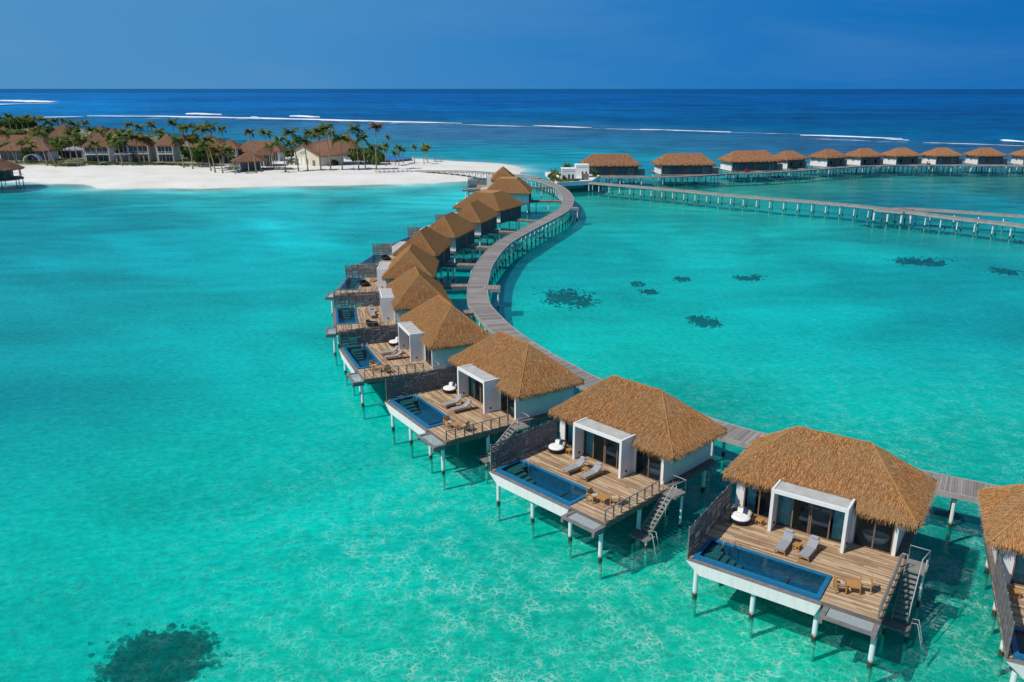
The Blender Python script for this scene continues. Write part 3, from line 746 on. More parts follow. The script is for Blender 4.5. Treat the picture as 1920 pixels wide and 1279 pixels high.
def make_daybed():
    t = thing('round_daybed')
    MB().lathe([(.55,0),(.72,.08),(.8,.3),(.8,.4),(.74,.4),(.72,.3)], 28).build('base', M['wicker'], t, smooth=False)
    MB().lathe([(.71,.30),(.73,.42),(.69,.5),(.4,.52),(.05,.52)], 28).build('mattress', M['cushion'], t, smooth=True)
    b = MB(); n = 16
    for k in range(n):
        a0 = R(10)+k*R(160)/n; a1 = R(10)+(k+1)*R(160)/n
        hz = lambda a: .42+.42*math.sin(a)
        for r0, r1, z0 in ((.8,.88,1),(.74,.8,0)):
            pass
        P = lambda r, a, z: (r*math.cos(a), r*math.sin(a), z)
        b.poly([P(.8,a0,.3),P(.8,a1,.3),P(.9,a1,hz(a1)),P(.9,a0,hz(a0))]); b.poly([P(.74,a1,.3),P(.74,a0,.3),P(.84,a0,hz(a0)),P(.84,a1,hz(a1))])
        b.poly([P(.84,a0,hz(a0)),P(.84,a1,hz(a1)),P(.9,a1,hz(a1)),P(.9,a0,hz(a0))][::-1])
    b.build('backrest', M['wicker'], t)
    for (x, y, mt, rz) in ((-.4,.48,'beige',.5),(.4,.48,'beige',-.5),(.02,.5,'navy',0),(-.3,.3,'cushion',.5)):
        q = MB(); q.bar((-.2,0,.0),(.2,0,.0), .13, .34)
        o = q.build('pillow', M[mt], t, loc=(x, y, .7)); o.rotation_euler = (R(-18), 0, rz)
    return t
proto = {'lounger': make_lounger(), 'table': make_table(), 'big_table': make_table(.75, .5, 'coffee_table'), 'chair': make_chair(), 'daybed': make_daybed()}
used = set()
def put(kind, x, y, z, rz, label, cat, group):
    o = proto[kind] if kind not in used else copy_tree(proto[kind]); used.add(kind)
    o.scale = (.9,)*3 if kind == 'daybed' else (1, 1, 1)
    j = {'chair': .3, 'lounger': .12, 'table': .25, 'big_table': .25, 'daybed': .3}.get(kind, 0)
    o.location = (x+rnd.uniform(-j, j)*.3, y+rnd.uniform(-j, j)*.3, z); o.rotation_euler = (0, 0, rz+rnd.uniform(-j, j)); return tag(o, label, cat, group)
WHICH = {1:'nearest whole villa',2:'second whole villa from the bottom right',3:'third whole villa from the bottom right',4:'fourth whole villa from the bottom right'}
for i in (1, 2, 3, 4):
    th = VPOSE[i][2]; w = WHICH[i]
    for j, (u, v) in enumerate(((4.3, 4.2), (5.8, 4.3))):
        put('lounger', *vworld(i, u, v), H+.003, th-.06, 'grey cushioned lounger %s, on the %s' % (['nearer the daybed','nearer the armchairs'][j], w), 'sun lounger', 'grey loungers on villa decks')
    put('table', *vworld(i, 5.08, 4.5), H+.003, th, 'small teak table between the two loungers, on the %s' % w, 'table', 'small teak tables')
    put('table', *vworld(i, 2.05, 6.2), H+.003, th, 'small teak table beside the round daybed, on the %s' % w, 'table', 'small teak tables')
    put('daybed', *vworld(i, .95, 5.75), H+.003, th-.1, 'round black wicker daybed with white mattress, on the %s' % w, 'daybed', 'round daybeds')
    put('big_table', *vworld(i, 8.95, 1.9), H+.003, th+.1, 'square teak table between two armchairs, on the %s' % w, 'table', 'square teak tables')
    put('chair', *vworld(i, 8.25, 1.5), H+.003, th+R(100), 'teak armchair nearer the pool, on the %s' % w, 'armchair', 'teak armchairs')
    put('chair', *vworld(i, 9.6, 2.35), H+.003, th-R(70), 'teak armchair nearer the railing, on the %s' % w, 'armchair', 'teak armchairs')
def dark(o):
    for c in KIDS[o.name]:
        if c.name.split('.')[0] in ('mattress', 'pillow'): c.material_slots[0].link = 'OBJECT'; c.material_slots[0].material = M['wicker']
def putpx(kind, i, px, py, rz, label, cat, group):
    x, y = un(px, py, H+.3); o = put(kind, x, y, H+.003, VPOSE[i][2]+rz, label, cat, group)
    if kind == 'daybed': dark(o)
putpx('daybed', 5, 698.5, 607, 3.0, 'round black daybed by the railing of the fifth whole villa', 'daybed', 'round daybeds')
putpx('lounger', 5, 697, 584, R(90), 'teak lounger farther from us on the fifth whole villa', 'sun lounger', 'loungers on the fifth villa')
putpx('lounger', 5, 699, 589.5, R(90), 'teak lounger closer to us on the fifth whole villa', 'sun lounger', 'loungers on the fifth villa')
putpx('daybed', 6, 685, 532, 2.5, 'round black daybed beside the pool of the sixth whole villa', 'daybed', 'round daybeds')
putpx('big_table', 6, 699, 524, .3, 'square teak table behind the daybed on the sixth whole villa', 'table', 'square teak tables')
putpx('daybed', 7, 724, 484, 2.5, 'round black daybed behind the pool of the seventh whole villa', 'daybed', 'round daybeds')
put('table', *vworld(0, .6, 5.9), H+.003, VPOSE[0][2], 'small teak table behind the slatted screen at the right edge', 'table', 'small teak tables')

def make_bed():
    t = thing('bed'); MB().box(-.95,.95,-1.05,1.05,.08,.3).build('base', M['darkwood'], t)
    MB().box(-.92,.92,-1.02,1.0,.301,.56).build('mattress', M['cushion'], t)
    MB().box(-1.1,1.1,1.06,1.14,.05,1.2).build('headboard', M['darkwood'], t)
    for x in (-.45,.45): MB().box(-.35,.35,-.2,.2,0,.16).build('pillow', M['cushion'], t, loc=(x,.72,.561))
    return t
def make_tub():
    t = thing('bathtub'); MB().lathe([(.5,0),(.68,.2),(.85,.56),(.88,.6),(.8,.6),(.6,.25),(.4,.15)], 24, sy=.52).build('tub', M['cushion'], t, smooth=True); return t
proto['bed'] = make_bed(); proto['tub'] = make_tub()
for i in (1, 2, 3):
    put('bed', *vworld(i, 5.1, 8.75), H+.015, VPOSE[i][2], 'white bed seen through the portal glass of the %s' % WHICH[i], 'bed', 'beds inside the villas')
    put('tub', *vworld(i, 8.85, 8.15), H+.015, VPOSE[i][2], 'white oval bathtub behind the right window of the %s' % WHICH[i], 'bathtub', 'bathtubs inside the villas')

# ------------------------------------------------------------------ boardwalks
def smooth_path(P, step=1.0):
    P = [Vector((*p, 0)) if len(p) == 2 else Vector(p) for p in P]; out = []
    Q = [P[0]*2-P[1]] + P + [P[-1]*2-P[-2]]
    for i in range(1, len(Q)-2):
        a, b, c, d = Q[i-1:i+3]; n = max(2, int((c-b).length/step))
        for k in range(n):
            t = k/n
            out.append(.5*((2*b)+(c-a)*t+(2*a-5*b+4*c-d)*t*t+(3*b-a-3*c+d)*t**3))
    out.append(P[-1]); return out

def boardwalk(name, pts, width, z, label, cat='boardwalk', pile_gap=4.0, rpile=.14, step=1.0, group=None, zfun=None, skip=0, kerb=True):
    path = smooth_path(pts, step); n = len(path)
    t = thing(name, (path[0].x, path[0].y, 0), 0, label, cat, group); o0 = Vector((path[0].x, path[0].y, 0))
    L = [0.0]
    for a, b in zip(path, path[1:]): L.append(L[-1]+(b-a).length)
    def frame(i):
        d = (path[min(i+1,n-1)]-path[max(i-1,0)]); d.z = 0; d.normalize(); return d, Vector((-d.y, d.x, 0))
    Z = [z if zfun is None else zfun(l/L[-1]) for l in L]
    def strip(m, offs, zt_, zb_, mi=0):
        """closed extrusion between two lateral offsets"""
        a, b = offs; base = len(m.v)
        for i in range(n):
            d, s = frame(i); p = path[i]-o0
            for o, zz in ((a,zt_),(b,zt_),(b,zb_),(a,zb_)): m.v.append((p.x+s.x*o, p.y+s.y*o, Z[i]+zz))
        for i in range(n-1):
            for k in range(4):
                k2 = (k+1) % 4; m.f.append((base+i*4+k, base+(i+1)*4+k, base+(i+1)*4+k2, base+i*4+k2)); m.m.append(mi); m.c.append(.5)
        m.f.append((base,base+1,base+2,base+3)); m.m.append(mi); m.c.append(.5)
        e = base+(n-1)*4; m.f.append((e+3,e+2,e+1,e)); m.m.append(mi); m.c.append(.5)
    hw = width/2
    dm = MB(); strip(dm, (-hw+.05, hw-.05), 0, -.08)
    me = dm.mesh('deck', M['boards'])
    # along / across coordinates so that the boards follow the curve
    at = me.attributes.new('walk', 'FLOAT_VECTOR', 'POINT'); arr = []
    for i in range(n):
        for o in (-hw, hw, hw, -hw): arr += [L[i], o, 0]
    at.data.foreach_set('vector', arr)
    dk = bpy.data.objects.new('deck', me); link(dk, t)
    em = MB()
    strip(em, (-hw, -hw+.1), .05 if kerb else -.01, -.34); strip(em, (hw-.1, hw), .05 if kerb else -.011, -.34)
    em.build('edge_beam', M['edge'], t)
    l = skip; i = 0
    while l < L[-1]-.3:
        while L[i+1] < l: i += 1
        f = (l-L[i])/max(1e-6, L[i+1]-L[i]); p = path[i].lerp(path[i+1], f)-o0; d, s = frame(i); zz = Z[i]+(Z[i+1]-Z[i])*f
        gx, gy = p.x+o0.x, p.y+o0.y
        gz = float(land_h(np.array([gx]), np.array([gy]))[0]) if sdf(np.array([gx]), np.array([gy]))[0] > -40 else -1.7
        c = MB(); a = p-s*(hw-.15); b = p+s*(hw-.15); c.bar((a.x,a.y,zz-.45),(b.x,b.y,zz-.45), .3, .24)
        for q in (p-s*(hw-.45), p+s*(hw-.45)):
            c.tube([(q.x,q.y,min(gz, zz-1.)-.2),(q.x,q.y,zz-.58)], rpile, 8, 1)
        c.build('pile', [M['capwood'], M['pile']], t)
        l += pile_gap
    return t

def boards_mat():
    m, t = nt('boardwalk_boards'); k = N(t)
    v = k.n('ShaderNodeAttribute', attribute_name='walk').outputs['Vector']
    sp = k.n('ShaderNodeSeparateXYZ', ins={0: v}); q = k.math('DIVIDE', sp.outputs[0], .17); fl = k.math('FLOOR', q); fr = k.math('SUBTRACT', q, fl)
    wn = k.n('ShaderNodeTexWhiteNoise', noise_dimensions='1D', ins={'W': fl}).outputs['Value']
    f3 = k.math('FLOOR', k.math('DIVIDE', sp.outputs[0], 2.1)); wn2 = k.n('ShaderNodeTexWhiteNoise', noise_dimensions='1D', ins={'W': f3}).outputs['Value']
    bl = k.noise(v, .6, 4).outputs[0]; gr = k.noise(k.mapping(v, (6, .8, 1)), 2, 3).outputs[0]
    f = k.math('ADD', k.math('ADD', k.math('MULTIPLY', wn, .38), k.math('MULTIPLY', wn2, .16)), k.math('ADD', k.math('MULTIPLY', bl, .28), k.math('MULTIPLY', gr, .25)))
    c = k.ramp(f, [(.2, (.13, .115, .105)), (.45, (.235, .21, .19)), (.65, (.31, .28, .255)), (.9, (.43, .4, .37))])
    g = k.math('LESS_THAN', fr, .09); g2 = k.math('LESS_THAN', k.math('ABSOLUTE', sp.outputs[1]), .03)
    c = k.mix(g, c, (.06, .055, .05))
    k.out(k.bsdf(c, .8)); return m
M['boards'] = boards_mat(); M['edge'] = simple('edge_beam_wood', (.36, .33, .3), .8, .2, 1.5); M['capwood'] = simple('pile_cap', (.5, .48, .44), .8, .15, 2)

RE = [(52,42.5),(43,48),(35.3,52.7),(31.2,55.1),(21.7,61.6),(17.6,65.2),(9.2,74.8),(6.5,79.3),(4,84.1),(.7,91.7),(-1.6,99.1),(-2.9,104.5),(-3.4,111),(-3.5,118.3),(-2.9,131),(-.3,148),(4.8,164.3),(10.9,182),(14.3,194.5),(16.2,212),(16.1,228),(14.3,243),(10.6,256),(7.6,262.5)]
ctr = []
for i, p in enumerate(RE):
    a = Vector(RE[max(i-1,0)]); b = Vector(RE[min(i+1,len(RE)-1)]); d = (b-a).normalized(); s = Vector((-d.y, d.x)); ctr.append(tuple(Vector(p)+s*1.5))
CTR = ctr
boardwalk('boardwalk', ctr, 3.0, 2.8, 'long curved grey timber boardwalk on piles behind the thatched villas', pile_gap=3.0, skip=1.0)
# the bridge to the beach
boardwalk('boardwalk', [(8.5,262.5),(3.3,270),(-8,280),(-18.8,288.5),(-36,298.5)], 2.6, 2.8, 'low timber jetty running from the curved boardwalk onto the white beach', pile_gap=2.6, zfun=lambda t: 2.8-1.15*max(0,(t-.55)/.45))
boardwalk('boardwalk', [un(1108,342.3,2.8), un(1225,352,2.8), un(1365,365,2.8), un(1440,371.3,2.8), un(1549,380,2.8), un(1657.5,391,2.8), un(1790,408,2.8), un(1925,423.5,2.8), un(2040,441,2.8)], 3.0, 2.8,
          'straight timber jetty crossing the right hand lagoon to the right edge', pile_gap=3.6, step=2)
boardwalk('boardwalk', [(91,192.5), un(1712,391.2,2.8), un(1920,405,2.8), un(2030,412,2.8)], 2.6, 2.83, 'short timber jetty branching off the straight one at far right', pile_gap=5, step=2)
FW = [un(*p, 2.8) for p in ((1122,331.5),(1160,331.6),(1240,331.3),(1310,329),(1375,325),(1440,323),(1515,318.5),(1590,313),(1665,309.8),(1727,309),(1820,309.3),(1925,310.5),(2020,312))]
boardwalk('boardwalk', FW, 2.6, 2.8, 'gently curved timber boardwalk in front of the far row of villas', pile_gap=7, step=3)
# notches: small landings on the right of the boardwalk
for (x, y, lab) in ((-2.9,113.6,'small grey timber landing on the right side of the boardwalk bend'), (14.9,195.0,'small grey timber landing near the head of the curved boardwalk')):
    t = thing('landing', (x, y, 0), 0, lab, 'landing', 'small landings')
    MB().box(-1.2,1.2,-1.3,1.3,2.68,2.855).build('deck', M['greydeckX'], t)
    MB().box(-1.25,1.25,-1.35,1.35,2.45,2.675).build('beam_frame', M['edge'], t)
    for dy in (-1.1, 1.1): pile(t, .9, dy, 2.45, .12)
_x, _y = un(1673, 394, 2.8)
t = thing('landing', (_x, _y, 0), -.75, 'white edged landing where the two right hand jetties fork', 'landing', 'small landings')
MB().box(-3.2,3.2,-2.6,1.2,2.55,2.86).build('deck', M['greydeckX'], t)
MB().box(-3.3,3.3,-2.75,-2.61,2.5,2.9).build('edge_beam', M['edge'], t)
for dx_ in (-3.1, 0, 3.1): pile(t, dx_, -2.6, 2.1, .22)
# spurs from the boardwalk to each villa
def dist_ctr(x, y):
    best = (1e9, None)
    for a, b in zip(CTR, CTR[1:]):
        a = Vector(a); b = Vector(b); e = b-a; t = max(0, min(1, (Vector((x,y))-a).dot(e)/e.length_squared)); d = (a+e*t-Vector((x,y))).length
        if d < best[0]: best = (d, a+e*t)
    return best
for i in range(13):
    wb = (6.83+7.04 if i not in (10, 11) else 6.83+11.6)-.35
    v = wb; 
    while v < wb+40 and dist_ctr(*vworld(i, 5.0, v))[0] > 1.55: v += .1
    if v-wb < .6: continue
    a = Vector((*vworld(i, 5.0, wb+.14),0)); b = Vector((*vworld(i, 5.0, v-.02),0))
    Ls = (b-a).length; t = thing('footbridge', tuple(a), VPOSE[i][2]+math.pi/2, 'short timber footbridge joining the boardwalk to the %s villa along the curve' % ORD[i], 'footbridge', 'footbridges to the villas')
    MB().box(0, Ls, -.85, .85, H-.13, H-.04).build('deck', M['greydeckX'], t)
    MB().box(.01, Ls-.01, -.92, -.851, H-.4, H+.0).box(.01, Ls-.01, .851, .92, H-.4, H+.0).build('edge_beam', M['beam'], t)
    k = 1.5
    while k < Ls-.5:
        for dy in (-.6, .6): pile(t, k, dy, H-.135, .1)
        k += 3.2

# ------------------------------------------------------------------ far row of villas (seen from their entrance side)
def make_far(w, W, seed, rise=3.2):
    """local: x along the row, +y away from the boardwalk; the side facing us is y=0"""
    t = thing('overwater_villa'); z0, z1 = H-.35, 6.15
    hx = w/2
    thatch(t, -hx-.9, hx+.9, -.9, W+.9, 6.15, -hx+3.0, hx-3.0, (W)/2-.01, (W)/2+.01, 6.15+rise, dens=14, mat='thatch_far2', hipm='thatch_far2', blade=(.16, .8), seed=seed)
    wl = MB(); wl.box(-hx, hx, 0, W, z0, z1); wl.build('wall', M['white'], t)
    wing = MB(); wing.box(-hx-.12, -hx+w*.0+.0, -.12, W*.75, z0-.2, z1-.05)
    wing.build('side_wall', M['white'], t)
    pn = MB(); pn.box(-hx+.3, hx-.0, -.09, -.003, z0, z1)
    pn.build('back_cladding', M['farglass'], t)
    rb = MB(); n = int(w/1.1)
    for k in range(n): rb.box(-hx+.6+k*(w-.9)/n, -hx+.72+k*(w-.9)/n, -.16, -.093, z0, z1)
    rb.build('rib', M['darkpanel'], t)
    MB().box(-.6, .6, -.15, -.095, H, H+2.2).build('door', M['darkwood'], t)
    for x in (-hx+2, hx-2.4): 
        wn = MB().box(x-.8, x+.8, -.14, -.094, H+.4, H+2.2).build('window', M['steel'], t); MB().box(x-.7, x+.7, -.16, -.141, H+.5, H+2.1).build('pane', M['glass'], wn)
    MB().box(-hx-.2, hx+.2, -1.6, W+6, H-.35, H-.355+.3).build('deck', M['greydeckX'], t)
    br = MB(); br.box(-1., 1., -6, -1.61, H-.3, H-.05); br.build('entry_bridge', M['greydeckX'], t)
    sc = MB()
    for k in range(8): sc.box(hx+.6, hx+.7, 1+k*.9, 1.85+k*.9, H-.2, H+1.9 - (.25 if k % 3 == 1 else 0))
    sc.box(hx+.2, hx+2.6, .8, .9, H-.2, H+1.9); sc.build('privacy_screen', M['screenfar'], t)
    for k in range(5):
        for y in (-.9, W*.5, W+3): pile(t, -hx+.5+k*(w-1)/4, y, z0, .15)
    return t
M['thatch_far2'] = thatch_mat('thatch_far2', [(.22, .098, .045), (.33, .155, .074), (.41, .2, .1), (.5, .26, .14)], (.34, .18, .1))
M['farglass'] = simple('far_villa_glazing', (.075, .115, .135), .3, .35, .6, spec=.5)
M['screenfar'] = simple('far_screen', (.36, .28, .25), .85, .4, 2)
fL = make_far(17.6, 8.5, 31); fS = make_far(10.0, 7.4, 32, 2.6)
FAR = [(1150,331.4,'L',.02),(1296,329.5,'L',.1),(1428,322,'L',.22),(1514,317,'S',.62),(1588,313.5,'S',.55),(1651,311.5,'S',.42),(1718,310.5,'S',.3),(1793,310.3,'S',.22),(1872,310.3,'S',.1),(1958,311,'S',.02)]
usedf = set()
for i, (px, py, kk, rz) in enumerate(FAR):
    x, y = un(px, py, 2.8)
    src = fL if kk == 'L' else fS
    o = src if kk not in usedf else copy_tree(src); usedf.add(kk)
    cz, sz = math.cos(rz), math.sin(rz); off = 5.0
    o.location = (x - sz*off, y + cz*off, 0); o.rotation_euler = (0, 0, rz)
    tag(o, '%s villa from the left in the far row beyond the lagoon, %s' % (ORD[i], 'wide orange thatched roof' if kk == 'L' else 'compact orange thatched roof'), 'villa', 'far row of overwater villas')

# ------------------------------------------------------------------ arrival platform with planter
t = thing('arrival_platform', (0,0,0), 0, 'white walled arrival platform with planter where boardwalk and jetty meet', 'platform')
p = [un(1022,324,3.1), un(1044,343.5,3.1), un(1110,340,3.1), un(1124,331,3.1), un(1112,322,3.1)]
zt, zb = 3.35, 2.1
m = MB(); m.poly([(*q, zt-.25) for q in p]); m.poly([(*q, zb) for q in p][::-1])
for a, b in zip(p, p[1:]+p[:1]): m.poly([(*a, zb),(*b, zb),(*b, zt),(*a, zt)]); 
ctrp = np.mean(p, 0)
inn = [tuple(np.array(q)*.97+ctrp*.03) for q in p]
for i in range(5):
    j = (i+1) % 5; m.poly([(*p[i],zt),(*p[j],zt),(*inn[j],zt),(*inn[i],zt)]); m.poly([(*inn[i],zt),(*inn[j],zt),(*inn[j],zt-.25),(*inn[i],zt-.25)])
m.build('platform_wall', M['white'], t)
for q in (un(1046,345,2),un(1060,344.5,2),un(1075,343.5,2),un(1090,342.5,2),un(1104,341.5,2),un(1030,332,2)): pile(t, q[0], q[1]+.6, zb, .18)
def white_box(px, py, w, d, h, label):
    x, y = un(px, py, 3.1); t = thing('gatehouse', (x, y, 3.1), 0, label, 'building', 'white gatehouses')
    MB().box(0, w, 0, d, 0, h).build('wall', M['white'], t)
    MB().box(-.05, w+.05, -.05, d+.05, h+.002, h+.16).build('roof', M['white'], t)
    MB().box(.3, w-.3, -.06, -.003, h-.55, h-.42).build('fascia_band', M['beige'], t)
    for k in (.45, .72):
        f = MB().box(w*k, w*k+.55, -.05, -.003, .5, 1.9).build('window', M['darkwood'], t); MB().box(w*k+.08, w*k+.47, -.065, -.051, .6, 1.8).build('pane', M['glass'], f)
    return t
white_box(1053, 338.5, 4.4, 5, 3.4, 'low white flat roofed gatehouse beside the planter palms')
white_box(1079, 333, 4.3, 5, 3.8, 'taller white flat roofed gatehouse set behind the first one')
x, y = un(1091, 337.5, 3.1); tag(MB().box(x, x+2.1, y, y+.5, 3.05, 5.0).build('garden_wall', M['stone_wall']), 'dark stone wall between the two white gatehouses', 'wall')

# ------------------------------------------------------------------ palms and trees
def frond_pts(L, droop, up):
    n = 7; out = []; x = z = 0; a = up
    for i in range(n+1):
        out.append((x, z)); x += math.cos(a)*L/n; z += math.sin(a)*L/n; a -= droop/n
    return out
def palm_meshes(seed, Ls=3.6, nf=17, dry=0, mat='frond'):
    g = random.Random(seed); m = MB()
    for k in range(nf):
        az = k*2.399+g.uniform(-.25,.25); up = g.uniform(-.35, 1.15) if k > 3 else g.uniform(1.0, 1.4); L = Ls*g.uniform(.8, 1.1)
        P = frond_pts(L, g.uniform(1.3, 2.1), up); ca, sa = math.cos(az), math.sin(az)
        tone = g.random()
        for i in range(len(P)-1):
            for h in (0, .5):
                x = P[i][0]+(P[i+1][0]-P[i][0])*h; z = P[i][1]+(P[i+1][1]-P[i][1])*h
                f = (i+h)/(len(P)-1); wl = .85*math.sin(min(1, .18+f)*math.pi*.93)*Ls/3.6+.08
                for sd in (-1, 1):
                    sw = .55*wl; dr = wl*g.uniform(.35, .75)
                    q = [(x, 0, z), (x+.26, 0, z-.02), (x+.2+sw, sd*wl*.85, z-dr), (x+.02+sw*.8, sd*wl*.85, z-dr)]
                    m.poly([(a*ca-b*sa, a*sa+b*ca, c) for a, b, c in q], 0, min(1, max(0, tone*.5+g.random()*.5)))
    if True:
        for _ in range(6):
            a = g.uniform(0, 6.28); m.lathe([(.02,-.35),(.16,-.25),(.16,-.1),(.02,0)], 5, .25*math.cos(a), .25*math.sin(a))
    return m.mesh('crown', M[mat])
CROWN = [palm_meshes(s, 3.3+.25*(s % 3), 15+s % 4) for s in range(5)] + [palm_meshes(20, 3.2, 15, mat='frond_dry'), palm_meshes(21, 1.9, 11), palm_meshes(22, 2.2, 12, mat='frond_dry')]
def gz(x, y): return max(.0, float(land_h(np.array([x]), np.array([y]))[0]))
palms = []
def palm(bx, by, cx, cy, size=None, var=None, z0=None):
    """base pixel, crown pixel -> position and height of the tree"""
    zb_ = 1.4 if z0 is None else z0
    x, y = un(bx, by, zb_); zb_ = gz(x, y) if z0 is None else z0
    s = ppm(x, y); h = max(2.5, (by-cy)/s/.985); dx = (cx-bx)/s
    palms.append((x, y, zb_-.05, h, dx, size, var))
PL = [(673,319,670,245),(685.6,319,681,262),(706,319,708.7,242.5,'dry'),(730,308,729,260,'slim'),(715,300,716,280),(724,312,724,275,'slim'),(748,309,748,278,'small'),(756,306,756,282.5,'small'),(741.5,310.5,742,289,'small'),
 (777.5,305.6,777.5,277,'small'),(795,308,794.5,282.5,'small'),(798.8,300,797.8,275,'small'),(802,303,802.5,279,'small'),(642,319,642.5,262.5),(698,305,697.5,277.5)]
PM = [(481,325,475,251,'drys'),(500,290,500.6,252.5),(560,321,550,251),(577.5,320.6,573.7,265),(602,320,601,250),(620.6,320,616,244),(535.6,322,529,265),(508,320,507.5,277,'slim'),(514,318,515,274,'slim'),(540,310,538.7,286,'small'),
 (586,300,585,252),(547,300,546,270),(597,298,594,256),(609,296,607,248),(625,298,622,252),(565,302,561,268)]
PC = [(250,285,249,236),(269,290,268,241),(291,290,290.6,237.5),(306,295,305,250),(333,290,330.6,232.5),(358,300,356,242.5),(350,295,349,243),(378,300,377,244),(393,310,391,246),(402,300,401,240),(421,290,421,245),
 (362,317.5,359,265,'dry'),(404,324,395,265),(396,321,390,275),(418,325,411,286,'dry'),(441,326,437,290,'small'),(345,315,337,265),(419,312,420,280),(263,310,260,259),(272,310,271,265,'dry'),(283,303,281,262),(315,300,313,258),(430,308,431,283,'small')]
PW = [(31,306,17,250),(76,265,75,225),(85,268,85,226),(109,265,109,229),(127,268,127,229),(168,275,166,233),(150,290,147,236),(149,312,142,255),(89,311,76,249,'dry'),(105,314,82,255),(187.5,311,182,272),(115,296,112,265),(66,290,62,262),
 (48,262,46,226),(57,258,56,222),(97,264,96,232),(140,272,138,243,'dry'),(178,282,176,246),(195,286,193,250),(221,305,216,262),(205,290,206,258),(230,312,226,270),(12,262,10,226),(24,258,23,220),(35,256,34,224),(5,268,3,232),(44,284,42,252),(29,282,27,254),
 (120,304,117,272),(134,300,132,268),(55,300,52,270),(70,304,67,276,'small'),(160,300,157,262),(236,300,234,256),(243,296,242,250)]
GR = [(PL,'on the sandy point'),(PM,'around the gabled hall'),(PC,'among the beach houses'),(PW,'in the far left grove')]
vk = {None: None}
cnt = 0
for lst, where in GR:
    order = sorted(range(len(lst)), key=lambda i: lst[i][0])
    for rank, i in enumerate(order):
        e = lst[i]; kind = e[4] if len(e) > 4 else None
        palms = []; palm(*e[:4]); x, y, z, h, dx, _, _ = palms[0]
        z = z if h < 22 else z
        t = thing('palm_tree', (x, y, z), rnd.uniform(0, 6.28)*0)
        g = random.Random(cnt*13+5); bend = g.uniform(-.5, .5)
        n = 8; pts = [(dx*(k/n)**1.5, bend*math.sin(k/n*3.1)*.6, h*k/n) for k in range(n+1)]
        r0 = .24 if kind not in ('small', 'slim') else .17
        MB().tube(pts, [r0*(1.5 if k == 0 else 1.0-.4*k/n) for k in range(n+1)], 7).build('trunk', M['trunk'], t, smooth=True)
        ci = {'dry':5, 'drys':7, 'small':6, 'slim':6}.get(kind, g.randrange(5))
        c = bpy.data.objects.new('crown', CROWN[ci]); link(c, t); c.location = pts[-1]; c.rotation_euler = (g.uniform(-.15,.15), g.uniform(-.15,.15), g.uniform(0, 6.28))
        sc = g.uniform(1.0, 1.3); c.scale = (sc, sc, sc*(1.15 if kind in ('small','slim') else 1))
        look = {'dry':'coconut palm with brownish crown','drys':'leaning palm with a thin brown crown','small':'young palm with a narrow upright crown','slim':'slender palm with a small crown'}.get(kind, 'tall coconut palm' if h > 11 else 'coconut palm')
        tag(t, '%s, %s from the left %s' % (look, ORD[rank] if rank < 30 else 'the %s' % ['thirty-first','thirty-second','thirty-third','thirty-fourth','thirty-fifth'][rank-30], where), 'palm tree', 'palms ' + where)
        cnt += 1

def leafy(x, y, z, rx, h, label, cat='tree', name='leafy_tree', mat='leaf', seed=0, n=900, group=None, ls=.4, trunk=True):
    g = random.Random(seed); t = thing(name, (x, y, z), 0, label, cat, group); m = MB()
    blobs = []
    for _ in range(9):
        a = g.uniform(0, 6.28); r = rx*g.uniform(.1, .62); br = rx*g.uniform(.32, .5)
        zz = g.uniform(.35, .8)*h*(1-.35*(r/rx)**2); blobs.append((r*math.cos(a), r*math.sin(a), zz, br, g.random()))
    for _ in range(n):
        bx, by, bz, br, tn = g.choice(blobs); th = g.uniform(0, 6.28); cz = g.uniform(-.7, 1); s_ = math.sqrt(1-cz*cz); rr = br*g.uniform(.75, 1.08)
        p = Vector((bx+rr*s_*math.cos(th), by+rr*s_*math.sin(th), max(.1, bz+rr*cz*min(1, h*.5/br*.6))))
        nn = Vector((s_*math.cos(th), s_*math.sin(th), cz)) + Vector((g.uniform(-.6,.6), g.uniform(-.6,.6), g.uniform(-.3,.6))); nn.normalize()
        a = nn.orthogonal().normalized(); a = Matrix.Rotation(g.uniform(0, 6.28), 3, nn) @ a; b = nn.cross(a)
        q = ls*g.uniform(.6, 1.4); m.poly([p-a*q-b*q*.5, p+a*q-b*q*.4, p+a*q*.8+b*q*.5, p-a*q*.7+b*q*.6], 0, min(1, tn*.5+g.random()*.5))
    m.build('crown', M[mat], t)
    if trunk: MB().tube([(0,0,-.2),(.1,0,h*.3),(0,.1,h*.6)], [.25,.18,.08], 6).build('trunk', M['trunk'], t)
    return t
